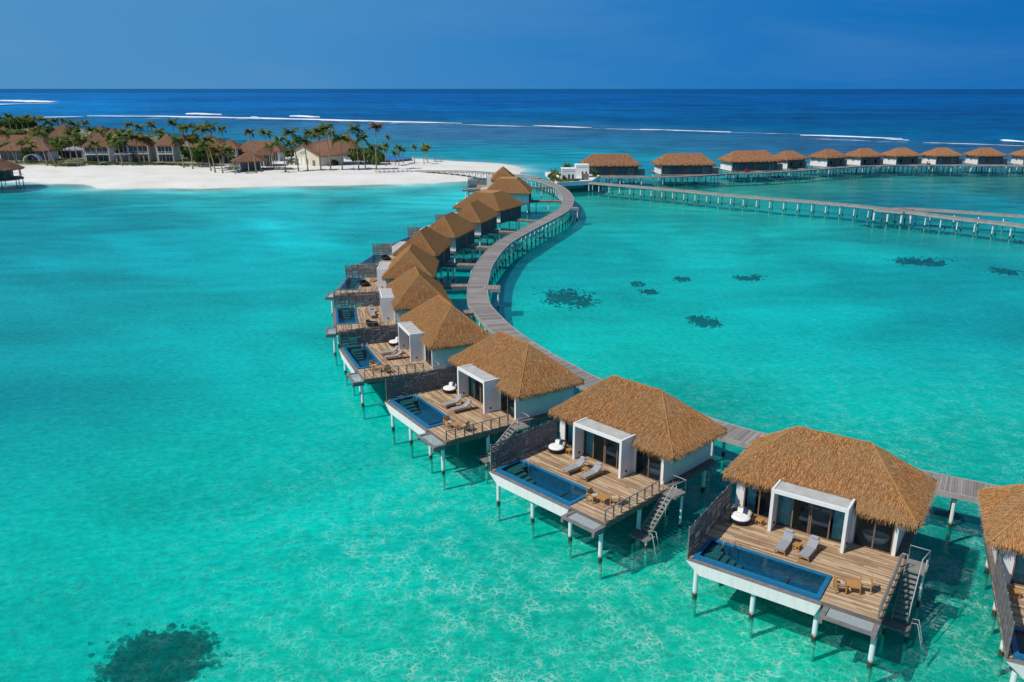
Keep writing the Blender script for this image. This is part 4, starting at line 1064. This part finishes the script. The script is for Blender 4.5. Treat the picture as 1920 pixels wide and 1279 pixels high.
TL = [(675,309,6.5,6.8,'large round dark green tree right of the gabled hall, left of the pair'),(704,309,5.5,5.6,'round dark green tree right of the gabled hall, right of the pair'),
 (367,310,3.2,6.5,'dark leafy tree against the beach house, leftmost of the central clump'),(379,312,4,8,'dark leafy tree in the central clump, tallest one'),(391,312,3.6,6,'dark leafy tree in the central clump, right of the tallest'),(402,308,3,5,'dark leafy tree at the right end of the central clump'),
 (352,304,2.6,6.5,'dark leafy tree right beside the third beach house'),(628,311,1.6,2,'small green bush under the hall eave'),(70,300,4.2,7,'broad dark tree before the long roofed building, left of two'),(57,302,3.5,6,'broad dark tree before the long roofed building, right of two'),
 (14,300,4.2,8,'broad dark tree behind the overwater pavilion'),(118,297,3.5,5,'leafy tree left of the pyramid roofed house'),(96,292,4,6,'leafy tree behind the curved sand strip'),(133,296,3,4,'low leafy tree by the grey roof'),
 (85,262,6,8,'broad crowned tree in the back of the grove'),(30,250,7.5,10,'large broad crowned tree at the far left grove'),(52,246,7,9,'second broad crowned tree at the far left grove'),(8,248,7,10,'broad crowned tree touching the left edge'),(222,300,2.5,4,'leafy tree right of the pyramid roofed house'),
 (235,285,4.5,6,'leafy tree behind the second beach house'),(308,283,4.5,6,'leafy tree behind the third beach house'),(190,262,6,7,'leafy tree among the rear roofs'),(450,290,4,5,'leafy tree left of the long red roof'),(545,298,3.5,5,'leafy tree behind the courtyard'),(522,292,3.5,5,'leafy tree at the right end of the long red roof'),
 (108,272,5,7,'leafy tree left of the white walled house'),(150,276,4.5,6,'leafy tree right of the white walled house'),(600,288,4,5,'leafy tree behind the gabled hall')]
for i, (px, py, rx, h, lab) in enumerate(TL):
    x, y = un(px, py, 1.4); leafy(x, y+rx*.3, gz(x, y)-.1, rx, h, lab, seed=i+50, n=int(420+rx*150), group='leafy trees on the island', ls=.34+.03*rx)
SHR = []
_g = random.Random(77)
for _ in range(400):
    if len(SHR) >= 44: break
    px, py = _g.uniform(0, 470), _g.uniform(247, 296)
    if py < 262-px*.0 and px > 235: continue
    X_, Y_ = un(px, py, 1.4)
    if sdf(np.array([X_]), np.array([Y_]))[0] < 8: continue
    if any(abs(px-a)*.5+abs(py-b) < 5.5 for a, b in SHR): continue
    SHR.append((px, py))
SHR.sort()
_f = [i for i in range(len(SHR)) if SHR[i][1] < 270]; _b = [i for i in range(len(SHR)) if SHR[i][1] >= 270]
for grp, nm in ((_f, 'in the very back of the island'), (_b, 'between and behind the houses')):
    for rk, i in enumerate(grp):
        px, py = SHR[i]; X_, Y_ = un(px, py, 1.4); rr = _g.uniform(2.4, 4.8)
        leafy(X_, Y_, gz(X_, Y_)-.1, rr, rr*_g.uniform(.9, 1.4), 'leafy green tree, %s from the left %s' % ((ORD + ['thirty-first','thirty-second','thirty-third','thirty-fourth','thirty-fifth','thirty-sixth','thirty-seventh','thirty-eighth','thirty-ninth','fortieth','forty-first','forty-second','forty-third','forty-fourth'])[rk], nm), seed=300+i, n=int(300+rr*110), group='leafy trees '+nm, ls=.5)
# planter palms by the gatehouse
for i, (bx, by, cx, cy, lab) in enumerate(((1037,335,1037,320,'short bushy palm at the left of the planter'),(1049,337,1049,323,'short bushy palm in the middle of the planter'),(1063,320,1064,308.5,'small palm crown showing above the white gatehouse'))):
    palms = []; palm(bx, by, cx, cy, z0=3.05); x, y, z, h, dx, _, _ = palms[0]; h = max(1.2, (by-cy)/ppm(x, y)*.7)
    t = thing('palm_tree', (x, y, 3.05), 0, lab, 'palm tree', 'planter palms')
    MB().tube([(0,0,0),(.05,0,h*.5),(0,0,h)], [.2,.15,.12], 7).build('trunk', M['trunk'], t)
    c = bpy.data.objects.new('crown', CROWN[i]); link(c, t); c.location = (0,0,h); c.rotation_euler = (0,0,i*1.3); c.scale = (.62,.62,.8)
for i, (px, py, r_, h_, lab) in enumerate(((1058,338.5,.9,1.6,'small green shrub at the corner of the first gatehouse'),(1119,333,1.2,2.4,'green shrub at the right end of the planter platform'),(1111,333.5,.9,2.8,'green shrub beside the taller gatehouse'))):
    x, y = un(px, py, 3.1); leafy(x, y, 3.08, r_, h_, lab, 'shrub', 'shrub', 'leaf', 80+i, 260, 'planter shrubs', .18, False)

def ground_cover(name, spots, mat, label, n, hgt=.35, z=None, sz=.3):
    g = random.Random(hash(name) % 100 if False else 9); m = MB()
    for _ in range(n):
        px, py, rx, ry = g.choice(spots); a = g.uniform(0, 6.28); r = math.sqrt(g.random())
        x, y = un(px+rx*r*math.cos(a), py+ry*r*math.sin(a), 1.4 if z is None else z); zz = gz(x, y) if z is None else z
        if z is None and zz < 1.0: continue
        for _k in range(3):
            b = g.uniform(0, 6.28); w = sz*g.uniform(.4, 1); h = hgt*g.uniform(.4, 1.3); ox, oy = g.uniform(-.3,.3), g.uniform(-.3,.3)
            m.poly([(x+ox-w*math.cos(b), y+oy-w*math.sin(b), zz), (x+ox+w*math.cos(b), y+oy+w*math.sin(b), zz), (x+ox+w*.3*math.cos(b)+g.uniform(-.2,.2), y+oy+w*.3*math.sin(b), zz+h)], 0, g.random())
    o = m.build(name, M[mat]); return tag(o, label, 'ground cover', kind='stuff')
ground_cover('ground_cover', [(120,311,25,2),(150,309,30,2.5),(185,308.5,20,2),(240,309,25,2),(290,308.5,25,2.5),(330,309,20,2),(100,306,20,3),(270,306,20,2),(360,311,25,2.5),(440,316,20,2.5),(520,317,30,2.5),(60,305,30,3),(470,322,25,1.2),(170,305,15,2),(545,306,8,4),(210,306,12,2)], 'shrubleaf', 'patchy yellow green ground cover on the sand before the houses', 2600)
ground_cover('planter_grass', [(1040,337,8,3.),(1056,340,12,1.6),(1034,332,6,2),(1075,339,10,.8)], 'shrubleaf', 'bright green planting filling the arrival platform planter', 1500, .5, 3.1, .22)

# ------------------------------------------------------------------ island buildings
def house(px, py, w, d, h, rh, rz, label, storeys=2, wallm='white', roofm='thatch_far', over=.9, ridge=0, front=True, cat='house', name='beach_house', group='houses on the island'):
    x, y = un(px, py, 1.4); z = gz(x, y)
    t = thing(name, (x, y, z-.05), rz, label, cat, group)
    b = MB(); b.box(-w/2, w/2, 0, d, 0, h); b.build('wall', M[wallm], t)
    rw = (w-ridge)/2 if ridge else w/2-.05
    thatch(t, -w/2-over, w/2+over, -over, d+over, h+.02, -w/2+rw, w/2-rw, d/2-.02, d/2+.02, h+rh, dens=9, mat=roofm, hipm=roofm, blade=(.2, .9), seed=int(px)+3, thick=.3)
    if front:
        fh = h/storeys
        for s_ in range(storeys):
            n = 2 if w < 12 else 3
            for k in range(n):
                x0 = -w/2+.35+k*(w-.7)/n; x1 = x0+(w-.7)/n-.3
                f = MB(); f.box(x0-.12, x1+.12, -.12, -.003, s_*fh+.15, s_*fh+fh-.35); wn = f.build('window', M['white'], t)
                MB().box(x0, x1, -.14, -.121, s_*fh+.25, s_*fh+fh-.5).build('pane', M['darkglass'], wn)
                mm = MB(); mm.box((x0+x1)/2-.05, (x0+x1)/2+.05, -.17, -.141, s_*fh+.25, s_*fh+fh-.5); mm.build('mullion', M['white'], wn)
        if storeys == 2:
            bl = MB(); bl.box(-w/2, w/2, -1.5, -.13, fh-.15, fh+.05); bl.box(-w/2, w/2, -1.5, -1.45, fh+.9, fh+.96)
            for k in range(13): bl.box(-w/2+k*w/12-.03+(.03 if k == 0 else 0), -w/2+k*w/12+.03, -1.5, -1.45, fh+.051, fh+.899)
            for x0 in (-w/2+.1, w/2-.1): bl.box(x0-.1, x0+.1, -1.45, -1.25, 0, h-.1)
            bl.build('balcony', M['white'], t)
    return t
M['darkglass'] = simple('dark_window', (.03, .05, .065), .15, .2, 1, spec=.7)
house(185, 303, 9.8, 8.5, 6.2, 5.4, .12, 'two storey beach house with dark pyramid roof, leftmost of the front ones')
house(263, 303.5, 8.2, 8.5, 6.6, 4.6, .1, 'two storey beach house with cream side wall, second of the front ones', wallm='cream')
house(313, 303.5, 6.5, 8.5, 6.6, 4.8, .1, 'narrow two storey beach house, third of the front ones', wallm='cream')
house(393, 306, 10.5, 9, 6.4, 4.6, .05, 'beach house with red brown roof half hidden by the central trees', wallm='cream')
house(428, 304, 8, 9, 5.4, 3.6, .05, 'beach house with low roof right of the central trees')
house(117, 277, 10, 9, 5.5, 5.6, .1, 'white walled house with tall orange roof in the rear left', ridge=2)
house(186, 272, 9, 9, 4.5, 5.4, .0, 'rear house with peaked roof, left of the twin roofs', wallm='cream')
house(208, 273, 8, 9, 4.0, 4.8, .0, 'rear house with peaked roof, right of the twin roofs', wallm='cream')
house(66, 268, 8, 8, 4.0, 4.6, .0, 'small rear house with orange roof in the left grove')
house(4, 272, 9, 8, 4.5, 5, .0, 'rear house with orange roof at the left edge')
house(135, 297, 10, 6, 3.6, 1.2, .05, 'low building with grey lavender roof left of the pyramid roofed house', storeys=1, roofm='grey_roof', cat='building')
house(232, 305, 5.5, 5, 3.4, .9, .08, 'small cream building between the first two beach houses', storeys=1, roofm='grey_roof', wallm='cream', cat='building')
house(486, 303, 17, 9, 4.2, 3.9, .0, 'long low building with wide red brown roof left of the courtyard', storeys=1, ridge=11, cat='building')
house(30, 292, 27, 12, 4.5, 4.2, .0, 'very long building with brown roof at the far left', storeys=1, ridge=20, cat='building')
house(48, 302, 20, 8, 4.3, 2.6, .06, 'long front building with brown roof and white arched entrance', storeys=1, ridge=14, cat='building')
x, y = un(67, 303.5, 1.4)
arc = MB(); pr = [(3.4*math.cos(a)*1.0, 2.9*math.sin(a)) for a in [math.pi*k/14 for k in range(15)]]
for (a0, b0), (a1, b1) in zip(pr, pr[1:]):
    arc.poly([(a0,-1.6,b0),(a0,1,b0),(a1,1,b1),(a1,-1.6,b1)]); arc.poly([(a0,-1.6,b0),(a1,-1.6,b1),(a1*.92,-1.6,b1*.9),(a0*.92,-1.6,b0*.9)]); arc.poly([(a0*.92,-1.6,b0*.9),(a1*.92,-1.6,b1*.9),(a1*.92,1,b1*.9),(a0*.92,1,b0*.9)])
tag(arc.build('arched_canopy', M['white'], loc=(x, y-1.5, gz(x, y)+.4)), 'white arched canopy before the long brown roofed building', 'canopy')
# open pavilions
def pavilion(px, py, r, h, rh, label, z=None, floor=None, posts=8, roofm='thatch_far', sides=8, name='pavilion', grp='open pavilions'):
    x, y = un(px, py, 1.4) if z is None else un(px, py, 0); zg = gz(x, y) if z is None else 0
    t = thing(name, (x, y, zg), 0, label, 'pavilion', grp); m = MB(); n = sides; g = random.Random(int(abs(px)))
    ring = [(r*math.cos(2*math.pi*k/n+.2), r*math.sin(2*math.pi*k/n+.2), h) for k in range(n)]; ap = (0,0,h+rh)
    for k in range(n):
        a, b = ring[k], ring[(k+1) % n]; m.poly([a, b, ap]); m.poly([a, (a[0],a[1],h-.3), (b[0],b[1],h-.3), b][::-1])
        A, B, C_ = Vector(a), Vector(b), Vector(ap)
        for _ in range(int(r*26)):
            s_, t_ = g.random(), g.random()
            if s_+t_ > 1: s_, t_ = 1-s_, 1-t_
            p_ = A+(B-A)*s_+(C_-A)*t_; dn = (A.lerp(B,.5)-C_).normalized(); al = (B-A).normalized(); nn = al.cross(-dn).normalized()
            if nn.z < 0: nn = -nn
            q = p_+dn*.6+nn*.12; m.poly([p_-al*.12+nn*.02, q-al*.07, q+al*.07, p_+al*.12+nn*.02], 0, g.random())
    m.poly([(p_[0],p_[1],h-.3) for p_ in ring][::-1], 0, .1)
    m.build('roof', M[roofm], t)
    for k in range(posts):
        a = 2*math.pi*k/posts+.2; MB().tube([(0,0,0 if floor is None else floor-.4),(0,0,h-.28)], .14, 8).build('post', M['greywood'] if floor else M['white'], t, loc=((r-1)*math.cos(a), (r-1)*math.sin(a), 0))
    if floor:
        MB().lathe([(r-.7,floor-.35),(r-.7,floor)], n*2).build('deck', M['greydeckX'], t)
        rl = MB(); q = [((r-.8)*math.cos(2*math.pi*k/24), (r-.8)*math.sin(2*math.pi*k/24), floor+.95) for k in range(25)]; rl.tube(q, .05, 6); rl.build('railing', M['greywood'], t)
        MB().lathe([(r*.62,floor+.01),(r*.62,h-.32)], n).build('inner_wall', M['darkpanel'], t)
        for k in range(10):
            a = 2*math.pi*k/10; pile(t, (r-1.2)*math.cos(a), (r-1.2)*math.sin(a), floor-.3, .14)
    else:
        MB().lathe([(r*.55,.05),(r*.55,h-.35)], n).build('inner_wall', M['darkpanel'], t)
    return t
pavilion(470, 319, 6.8, 3.6, 3.2, 'low octagonal open pavilion with orange brown roof on the beach')
pavilion(497, 311, 5.2, 4.4, 3.6, 'peaked open pavilion just behind the octagonal one')
pavilion(-9, 352, 9.2, 6.0, 4.4, 'overwater pavilion with brown conical roof cut by the left edge', z=0, floor=2.9, grp='overwater pavilion', sides=12)
# the gabled hall: steep red brown roof and a cream gable facing us
x0, y0 = un(553, 309, 1.4); x1, y1 = un(599, 312.5, 1.4); zg = 1.4
t = thing('gabled_hall', (x0, y0, zg), 0, 'cream gabled hall with one large red brown roof slope near the beach point', 'hall')
gw = Vector((x1-x0, y1-y0, 0)); bd = Vector((13.5, 10.5, 0)).normalized()*19       # gable direction and ridge direction
ev = 5.4; pk = 8.2; f = .42; V3 = lambda a, b, z: tuple(gw*a + bd*b + Vector((0,0,z)))
w_ = MB(); w_.poly([V3(0,0,-.5), V3(1,0,-.5), V3(1,0,ev-1.2), V3(f,0,pk-.25), V3(0,0,ev+.6)])
w_.poly([V3(1,0,-.5), V3(1,.55,-.5), V3(1,.55,ev-1.2), V3(1,0,ev-1.2)]); w_.poly([V3(0,1,-.5), V3(0,0,-.5), V3(0,0,ev+.6), V3(0,1,ev+1.2)]); w_.poly([V3(1,.55,-.5), V3(.3,.55,-.5), V3(.3,.55,ev-1), V3(1,.55,ev-1.2)])
w_.build('wall', M['cream'], t)
rf = MB(); e = .08
P1, P2, P3, P4 = V3(f,-.06,pk), V3(f,1.02,pk+3.0), V3(1.13,1.0,ev-1.1), V3(1.13,-.04,ev-1.45)
rf.poly([P4, P3, P2, P1], 0, .4); rf.poly([V3(-.1,-.06,ev+.2), P1, P2, V3(-.1,1.0,ev+1.4)][::-1], 0, .4)
dz = Vector((0,0,-.35))
for a, b in ((P4,P3),(P3,P2),(P2,P1),(P1,P4)): rf.poly([a, tuple(Vector(a)+dz), tuple(Vector(b)+dz), b], 0, .3)
rf.poly([tuple(Vector(q)+dz) for q in (P1,P2,P3,P4)], 0, .2)
g = random.Random(4); A, B, C_, D = map(Vector, (P4, P3, P2, P1)); nn = (B-A).cross(D-A).normalized()
if nn.z < 0: nn = -nn
for _ in range(2200):
    s_, t_ = g.random(), g.random(); p_ = (A.lerp(B, s_)).lerp(D.lerp(C_, s_), t_); dn = (A-D).normalized(); al = (B-A).normalized()
    rf.poly([p_-al*.15+nn*.03, p_+dn*.6-al*.1+nn*.12, p_+dn*.6+al*.1+nn*.12, p_+al*.15+nn*.03], 0, g.random())
rf.build('roof', M['thatch_far'], t)
dr = MB(); n_ = Vector((gw.y, -gw.x, 0)).normalized()
def wallbox(a0, a1, z0_, z1_, out, name, mat):
    q = MB(); pa, pb = gw*a0+n_*.003, gw*a1+n_*.003; o = n_*out
    vs = [pa, pb, pb+o, pa+o]; lo = [tuple(v+Vector((0,0,z0_))) for v in vs]; hi = [tuple(v+Vector((0,0,z1_))) for v in vs]
    q.poly(lo[::-1]); q.poly(hi)
    for i in range(4): q.poly([lo[i], lo[(i+1)%4], hi[(i+1)%4], hi[i]])
    return q.build(name, M[mat], t)
wallbox(.74, .84, 0, 2.2, .08, 'door', 'darkwood'); wallbox(.16, .26, .2, 3, .06, 'window', 'white'); wallbox(.34, .42, .2, 3, .06, 'window', 'cushion'); wallbox(.5, .56, .8, 2.6, .06, 'window', 'greywood')
em = MB()    # the small grey script emblem on the gable
c_ = gw*.38+n_*.08
for k in range(3):
    pts = [tuple(c_+gw.normalized()*(-1.5+1.05*k+.5*math.cos(a)+.13*a)+Vector((0,0,4.7+.22*k+.42*math.sin(a)))) for a in [i*.6 for i in range(11)]]; em.tube(pts, .06, 5)
em.build('emblem', M['greywood'], t)
# blue infinity pool behind the point
pp = [un(*q, 1.9) for q in ((648,297),(700,302),(740,302.5),(772,299),(770,295.5),(735,292.5),(690,291.5),(645,292))]
t = thing('beach_pool', (0,0,0), 0, 'wide blue infinity pool behind the round trees on the point', 'pool')
m = MB(); m.poly([(*q, 2.3) for q in pp]); m.build('pool_water', M['poolblue'] if 'poolblue' in M else M.setdefault('poolblue', simple('bright_pool', (.01, .13, .34), .15, .15, .3, spec=.5)), t)
m = MB()
for a, b in zip(pp, pp[1:]+pp[:1]): m.poly([(*a, -.5),(*b, -.5),(*b, 2.28),(*a, 2.28)])
m.build('pool_wall', M['stone_wall'], t)
# beach loungers
proto['bl'] = None
def make_bl():
    t = thing('beach_lounger'); MB().box(-.35,.35,-1,.35,.3,.4).build('seat', M['beam'], t); m = MB(); m.bar((0,.35,.38),(0,1.0,.95), .7, .08); m.build('backrest', M['beam'], t)
    for a in (-.3, .3):
        for b in (-.9, .5): MB().box(-.04,.04,-.04,.04,0,.299).build('leg', M['rubber'], t, loc=(a, b, 0))
    return t
proto['bl'] = make_bl()
for k in range(8):
    x, y = un(707.5+k*8.55, 324.6-.18*k, 1.2); put('bl', x, y, gz(x, y), R(115), 'grey beach lounger, %s from the left in the row of eight on the sand' % ORD[k], 'beach lounger', 'row of beach loungers')
for i, (px, py, h, lab) in enumerate(((664,322,1.8,'dark wooden post on the open sand below the round trees'),(815.5,304,2.6,'thin pale post at the left on the sand spit'),(827,304,2.6,'thin pale post at the right on the sand spit'),(770,301,2.6,'thin dark post at the end of the infinity pool'))):
    x, y = un(px, py, 1.2); tag(MB().tube([(0,0,-.3),(0,0,h)], [.16,.1], 8).lathe([(.14,h),(.17,h+.05),(.1,h+.12)], 8).build('post', M['trunk'], loc=(x, y, gz(x, y))), lab, 'post', 'posts on the sand')
# courtyard umbrellas (small colour accents)
for i, (px, py, mt, lab) in enumerate(((519,300,'redpaint','small red parasol in the courtyard between the roofs'),(528,300,'shrubgreen','small green parasol in the courtyard beside the red one'))):
    M.setdefault('shrubgreen', simple('green_canvas', (.25, .32, .05)))
    x, y = un(px, py, 1.4); t = thing('parasol', (x, y, gz(x, y)), 0, lab, 'parasol', 'courtyard parasols')
    MB().lathe([(1.7,2.2),(.9,2.7),(.03,3.0)], 8).build('canopy', M[mt], t); MB().tube([(0,0,0),(0,0,2.6)], .05, 6).build('pole', M['darkwood'], t)
# red carts on the far boardwalk
def make_cart():
    t = thing('luggage_cart'); MB().box(-1.1,1.1,-.55,.55,.35,.85).box(-.9,-.8,-.5,.5,.851,1.7).build('body', M['redpaint'], t); MB().box(-1.1,.9,-.6,.6,1.72,1.8).build('canopy', M['redpaint'], t)
    for a in (-.75,.75):
        for b in (-.56,.56): MB().tube([(a,b-.06,.28),(a,b+.06,.28)], .28, 12).build('wheel', M['rubber'], t)
    for b in (-.5,.5): MB().box(.75,.82,b-.03,b+.03,.851,1.719).build('strut', M['redpaint'], t)
    return t
proto['cart'] = make_cart()
for px, py, lab in ((1401,323.5,'red cart parked before the third far villa'),(1741.5,308.8,'red cart parked before the eighth far villa')):
    x, y = un(px, py, 2.8); c = put('cart', x, y+.4, 2.805, .2, lab, 'cart', 'red carts'); c.scale = (.6, .6, .6)

_m, _t = nt('coral_rock'); _k = N(_t); _a = _k.n('ShaderNodeAttribute', attribute_name='var').outputs['Fac']
_f = _k.math('ADD', _k.math('MULTIPLY', _a, .6), _k.math('MULTIPLY', _k.noise(_k.obj(), 1.4, 4).outputs[0], .4))
_b = (_k.bsdf(_k.ramp(_f, [(.2, (.03, .028, .018)), (.5, (.07, .06, .035)), (.7, (.15, .13, .08)), (.9, (.38, .34, .24))]), .95))
_k.out(_k.n('ShaderNodeMixShader', ins={0: _k.math('MULTIPLY_ADD', _a, -1.25, 1.1, clamp=True), 1: _k.n('ShaderNodeBsdfTransparent').outputs[0], 2: _b}).outputs[0]); M['coral'] = _m
# ------------------------------------------------------------------ coral patches on the seabed
def coral(px, py, wx, wy, label, n, seed, hgt=.5, holes=.0):
    g = random.Random(seed); x0, y0 = un(px, py, -2.1); xa, _ = un(px+wx/2, py, -2.1); _, yb = un(px, py-wy/2, -2.1)
    rx = abs(xa-x0); ry = abs(yb-y0); m = MB(); lobes = [(g.uniform(-.6,.6), g.uniform(-.6,.6), g.uniform(.2,.5)) for _ in range(7 if n < 300 else 30)]
    if n > 800: lobes = [(a_, b_, c_*.4) for a_, b_, c_ in lobes]
    for _ in range(n):
        lx, ly, lr = g.choice(lobes); x = lx+g.gauss(0, lr*.7); y = ly+g.gauss(0, lr*.7)
        if x*x+y*y > 1.9: continue
        r = g.uniform(.12, .6)*(min(rx, ry)/4)**.5*(1-.45*min(1, x*x+y*y)); cx, cy = x*rx, y*ry; h = hgt*g.uniform(.3, 1)*(1-.4*min(1, x*x+y*y)); k = 7; tone = min(.8, (x*x+y*y)*.7)*g.uniform(.4, 1); b = len(m.v)
        rr = [r*g.uniform(.6, 1.35) for _ in range(k)]
        for j in range(k): a = 6.283*j/k; m.v.append((cx+rr[j]*math.cos(a), cy+rr[j]*math.sin(a), -.12))
        for j in range(k): a = 6.283*j/k; m.v.append((cx+rr[j]*.6*math.cos(a), cy+rr[j]*.6*math.sin(a), h*g.uniform(.6,1)))
        m.v.append((cx, cy, h*g.uniform(.8, 1.2)))
        for j in range(k):
            j2 = (j+1) % k; m.f.append((b+j, b+j2, b+k+j2, b+k+j)); m.f.append((b+k+j, b+k+j2, b+2*k)); m.m += [0, 0]; m.c += [min(.95, tone+.35*g.random())]*2
    return tag(m.build('coral_patch', M['coral'], loc=(x0, y0, -1.5)), label, 'coral patch', 'dark coral patches under the lagoon')
for i, a in enumerate(((1072,568,105,36,'largest dark coral patch right of the boardwalk bend',150),(1196,541,30,10,'small coral patch above the middle pair',24),(1217,556,42,11,'small coral patch below the middle pair',40),(1320,611,52,20,'round dark coral patch alone in mid lagoon',90),
    (1404,527,54,13,'oval coral patch left of centre in the right lagoon',70),(1277,531,36,8,'small coral patch between the boardwalk and the oval one',34),(1728,497,110,17,'wide coral patch near the straight jetty',110),(1888,517,70,15,'coral patch at the right edge of the lagoon',70),
    (1635,431,44,7,'faint coral patch just below the straight jetty',26),(1755,441,60,9,'faint brown coral patch below the jetty at far right',34),(300,1252,230,140,'large dark coral garden at the bottom left corner',380),(1765,985,80,26,'coral rubble in the shade between the nearest villas',70),
    (1912,459,30,10,'coral patch touching the right edge under the jetty',20))):
    f_ = 1.25 if a[1] < 900 else 1.0
    coral(a[0], a[1], a[2]*f_, a[3]*f_, a[4], int(a[5]*2.0), 200+i)

# ------------------------------------------------------------------ surf on the outer reef
def foam_mat():
    m, t = nt('sea_foam'); k = N(t); p = k.pos(); n = k.noise(k.mapping(p, (.035, .1, 1)), 1, 6, .78).outputs[0]
    tr = k.n('ShaderNodeBsdfTransparent').outputs[0]
    e = k.n('ShaderNodeAttribute', attribute_name='edge').outputs['Fac']
    f = k.math('MULTIPLY_ADD', k.math('SUBTRACT', k.math('ADD', n, k.math('MULTIPLY', e, .66)), .76), 3.6, 0, clamp=True)
    d = k.bsdf((.82, .86, .88), .9); k.out(k.n('ShaderNodeMixShader', ins={0: f, 1: tr, 2: d}).outputs[0]); return m
FOAM = foam_mat()
surf = MB(); ed = []
def ribbon(pts, wpx, hgt=.6, taper=True, strength=1.0):
    """foam band: pts along the reef, wpx its width in metres"""
    P = smooth_path([un(*p) for p in pts], 14); n = len(P); rows = 6; b = len(surf.v)
    for i, p in enumerate(P):
        t_ = i/(n-1); w = .85*wpx*(min(1, 6*t_, 6*(1-t_)) if taper else 1)*(1+.18*math.sin(i*.9)+.12*math.sin(i*2.3)) + .5
        for r in range(rows):
            q = r/(rows-1); y = p.y + (q-.5)*w; surf.v.append((p.x, y, .06+hgt*math.sin(q*math.pi)**.7*(.8+.2*math.sin(i*1.3)))); ed.append(strength*math.sin(q*math.pi)**.5)
    for i in range(n-1):
        for r in range(rows-1):
            a = b+i*rows+r; surf.f.append((a, a+rows, a+rows+1, a+1)); surf.m.append(0); surf.c.append(.5)
ribbon([(163,218.2),(280,218.6),(400,220.6),(560,224),(700,228),(866,232)], 44, .8)
ribbon([(55,221.5),(100,220.2),(158,219)], 42, .8, strength=.8); ribbon([(348,215.6),(380,215.8),(416,216.4)], 34, 2.4); ribbon([(543,220),(575,220.4),(600,221.3)], 30, 2.2)
ribbon([(470,219.4),(478,219.6),(485,219.9)], 14, .5); ribbon([(865,234),(930,236),(1000,238)], 13, .3, strength=.75); ribbon([(1000,236.6),(1050,238),(1110,240)], 20, .6)
ribbon([(1110,241.5),(1250,245),(1380,249),(1500,252)], 9, .3, strength=.7); ribbon([(1500,254.6),(1600,257.6),(1692,261.2)], 17, .8); ribbon([(1515,260.5),(1600,263.5),(1700,267.3)], 8, .3, strength=.62)
ribbon([(1731,268.2),(1830,271),(1925,274.2)], 9, .3, strength=.8); ribbon([(1880,265.6),(1900,266.4),(1930,267.8)], 22, 1.2); ribbon([(560,227.2),(700,231),(860,234.6)], 9, .2, strength=.6); ribbon([(230,221.6),(400,223.2),(560,226.2)], 10, .2, strength=.6)
ribbon([(1200,243.2),(1300,246),(1370,248)], 9, .5); ribbon([(1660,261.6),(1690,262.8),(1704,263.6)], 12, .5)
ribbon([(-60,190),(0,188.6),(50,189.8),(96,192.2)], 210, 1.2); ribbon([(-60,196.5),(0,196.4),(40,195.6),(78,193.8)], 300, .8)
so = surf.build('surf', FOAM); at = so.data.attributes.new('edge', 'FLOAT', 'POINT'); at.data.foreach_set('value', ed); so.data.polygons.foreach_set('use_smooth', [True]*len(so.data.polygons)); tag(so, kind='structure')

# ------------------------------------------------------------------ light, sky, camera
SUN_EL, SUN_AZ = 49, 25           # the light travels towards +X, slightly away from the camera
to_sun = Vector((-math.cos(R(SUN_AZ))*math.cos(R(SUN_EL)), -math.sin(R(SUN_AZ))*math.cos(R(SUN_EL)), math.sin(R(SUN_EL))))
L = bpy.data.lights.new('sun', 'SUN'); L.energy = 4.0; L.angle = R(.53); L.color = (1, .955, .87)
lo = bpy.data.objects.new('sun', L); COL.objects.link(lo); lo.rotation_euler = to_sun.to_track_quat('Z', 'Y').to_euler()
w = bpy.data.worlds.new('World'); scene.world = w; w.use_nodes = True; t = w.node_tree; t.nodes.clear(); k = N(t)
sky = k.n('ShaderNodeTexSky', sky_type='NISHITA', sun_disc=False, sun_elevation=R(SUN_EL), sun_rotation=math.atan2(to_sun.x, to_sun.y) % (2*math.pi), altitude=0, air_density=1.0, dust_density=.3, ozone_density=2.5)
tc = k.n('ShaderNodeTexCoord').outputs['Generated']
cl = k.noise(k.mapping(tc, (1.2, 1.2, 7), (0, .12, 0)), 2.6, 5, .6, .4).outputs[0]
sx = k.n('ShaderNodeSeparateXYZ', ins={0: tc})
az = k.n('ShaderNodeMapRange', ins={0: sx.outputs[0], 1: -.62, 2: .62, 3: 0., 4: 1.}).outputs[0]
low = k.ramp(az, [(0, (.085, .29, .55)), (.3, (.06, .26, .55)), (.52, (.03, .21, .53)), (.8, (.01, .165, .49)), (1, (.006, .14, .45))])
low = k.mix(1.0, low, (1/.12, 1/.12, 1/.12), 'MULTIPLY')
low = k.mix(k.math('MULTIPLY_ADD', cl, .8, -.36, clamp=True), low, (.13/.12, .29/.12, .55/.12))
hi = k.mix(1.0, sky.outputs[0], (.8, .9, 1.0), 'MULTIPLY')
ef = k.n('ShaderNodeMapRange', ins={0: sx.outputs[2], 1: .12, 2: .6, 3: 0., 4: 1.}).outputs[0]
col = k.mix(ef, low, hi)
bg = k.n('ShaderNodeBackground', ins={'Color': col, 'Strength': .12}); k.n('ShaderNodeOutputWorld', ins={'Surface': bg.outputs[0]})
cam = bpy.data.cameras.new('camera'); co = bpy.data.objects.new('camera', cam); COL.objects.link(co); scene.camera = co
co.location = (0, 0, CAMH); co.rotation_euler = (math.pi/2 - PITCH, 0, 0); cam.sensor_fit = 'HORIZONTAL'; cam.sensor_width = 36; cam.lens = FPX/1920*36; cam.clip_start = .5; cam.clip_end = 120000
vs = scene.view_settings; scene.display_settings.display_device = 'sRGB'; vs.view_transform = 'Standard'; vs.look = 'None'; vs.exposure = 0; vs.gamma = 1
scene.cycles.max_bounces = 8; scene.cycles.transparent_max_bounces = 24; scene.cycles.caustics_reflective = False; scene.cycles.caustics_refractive = False; scene.cycles.sample_clamp_indirect = 4
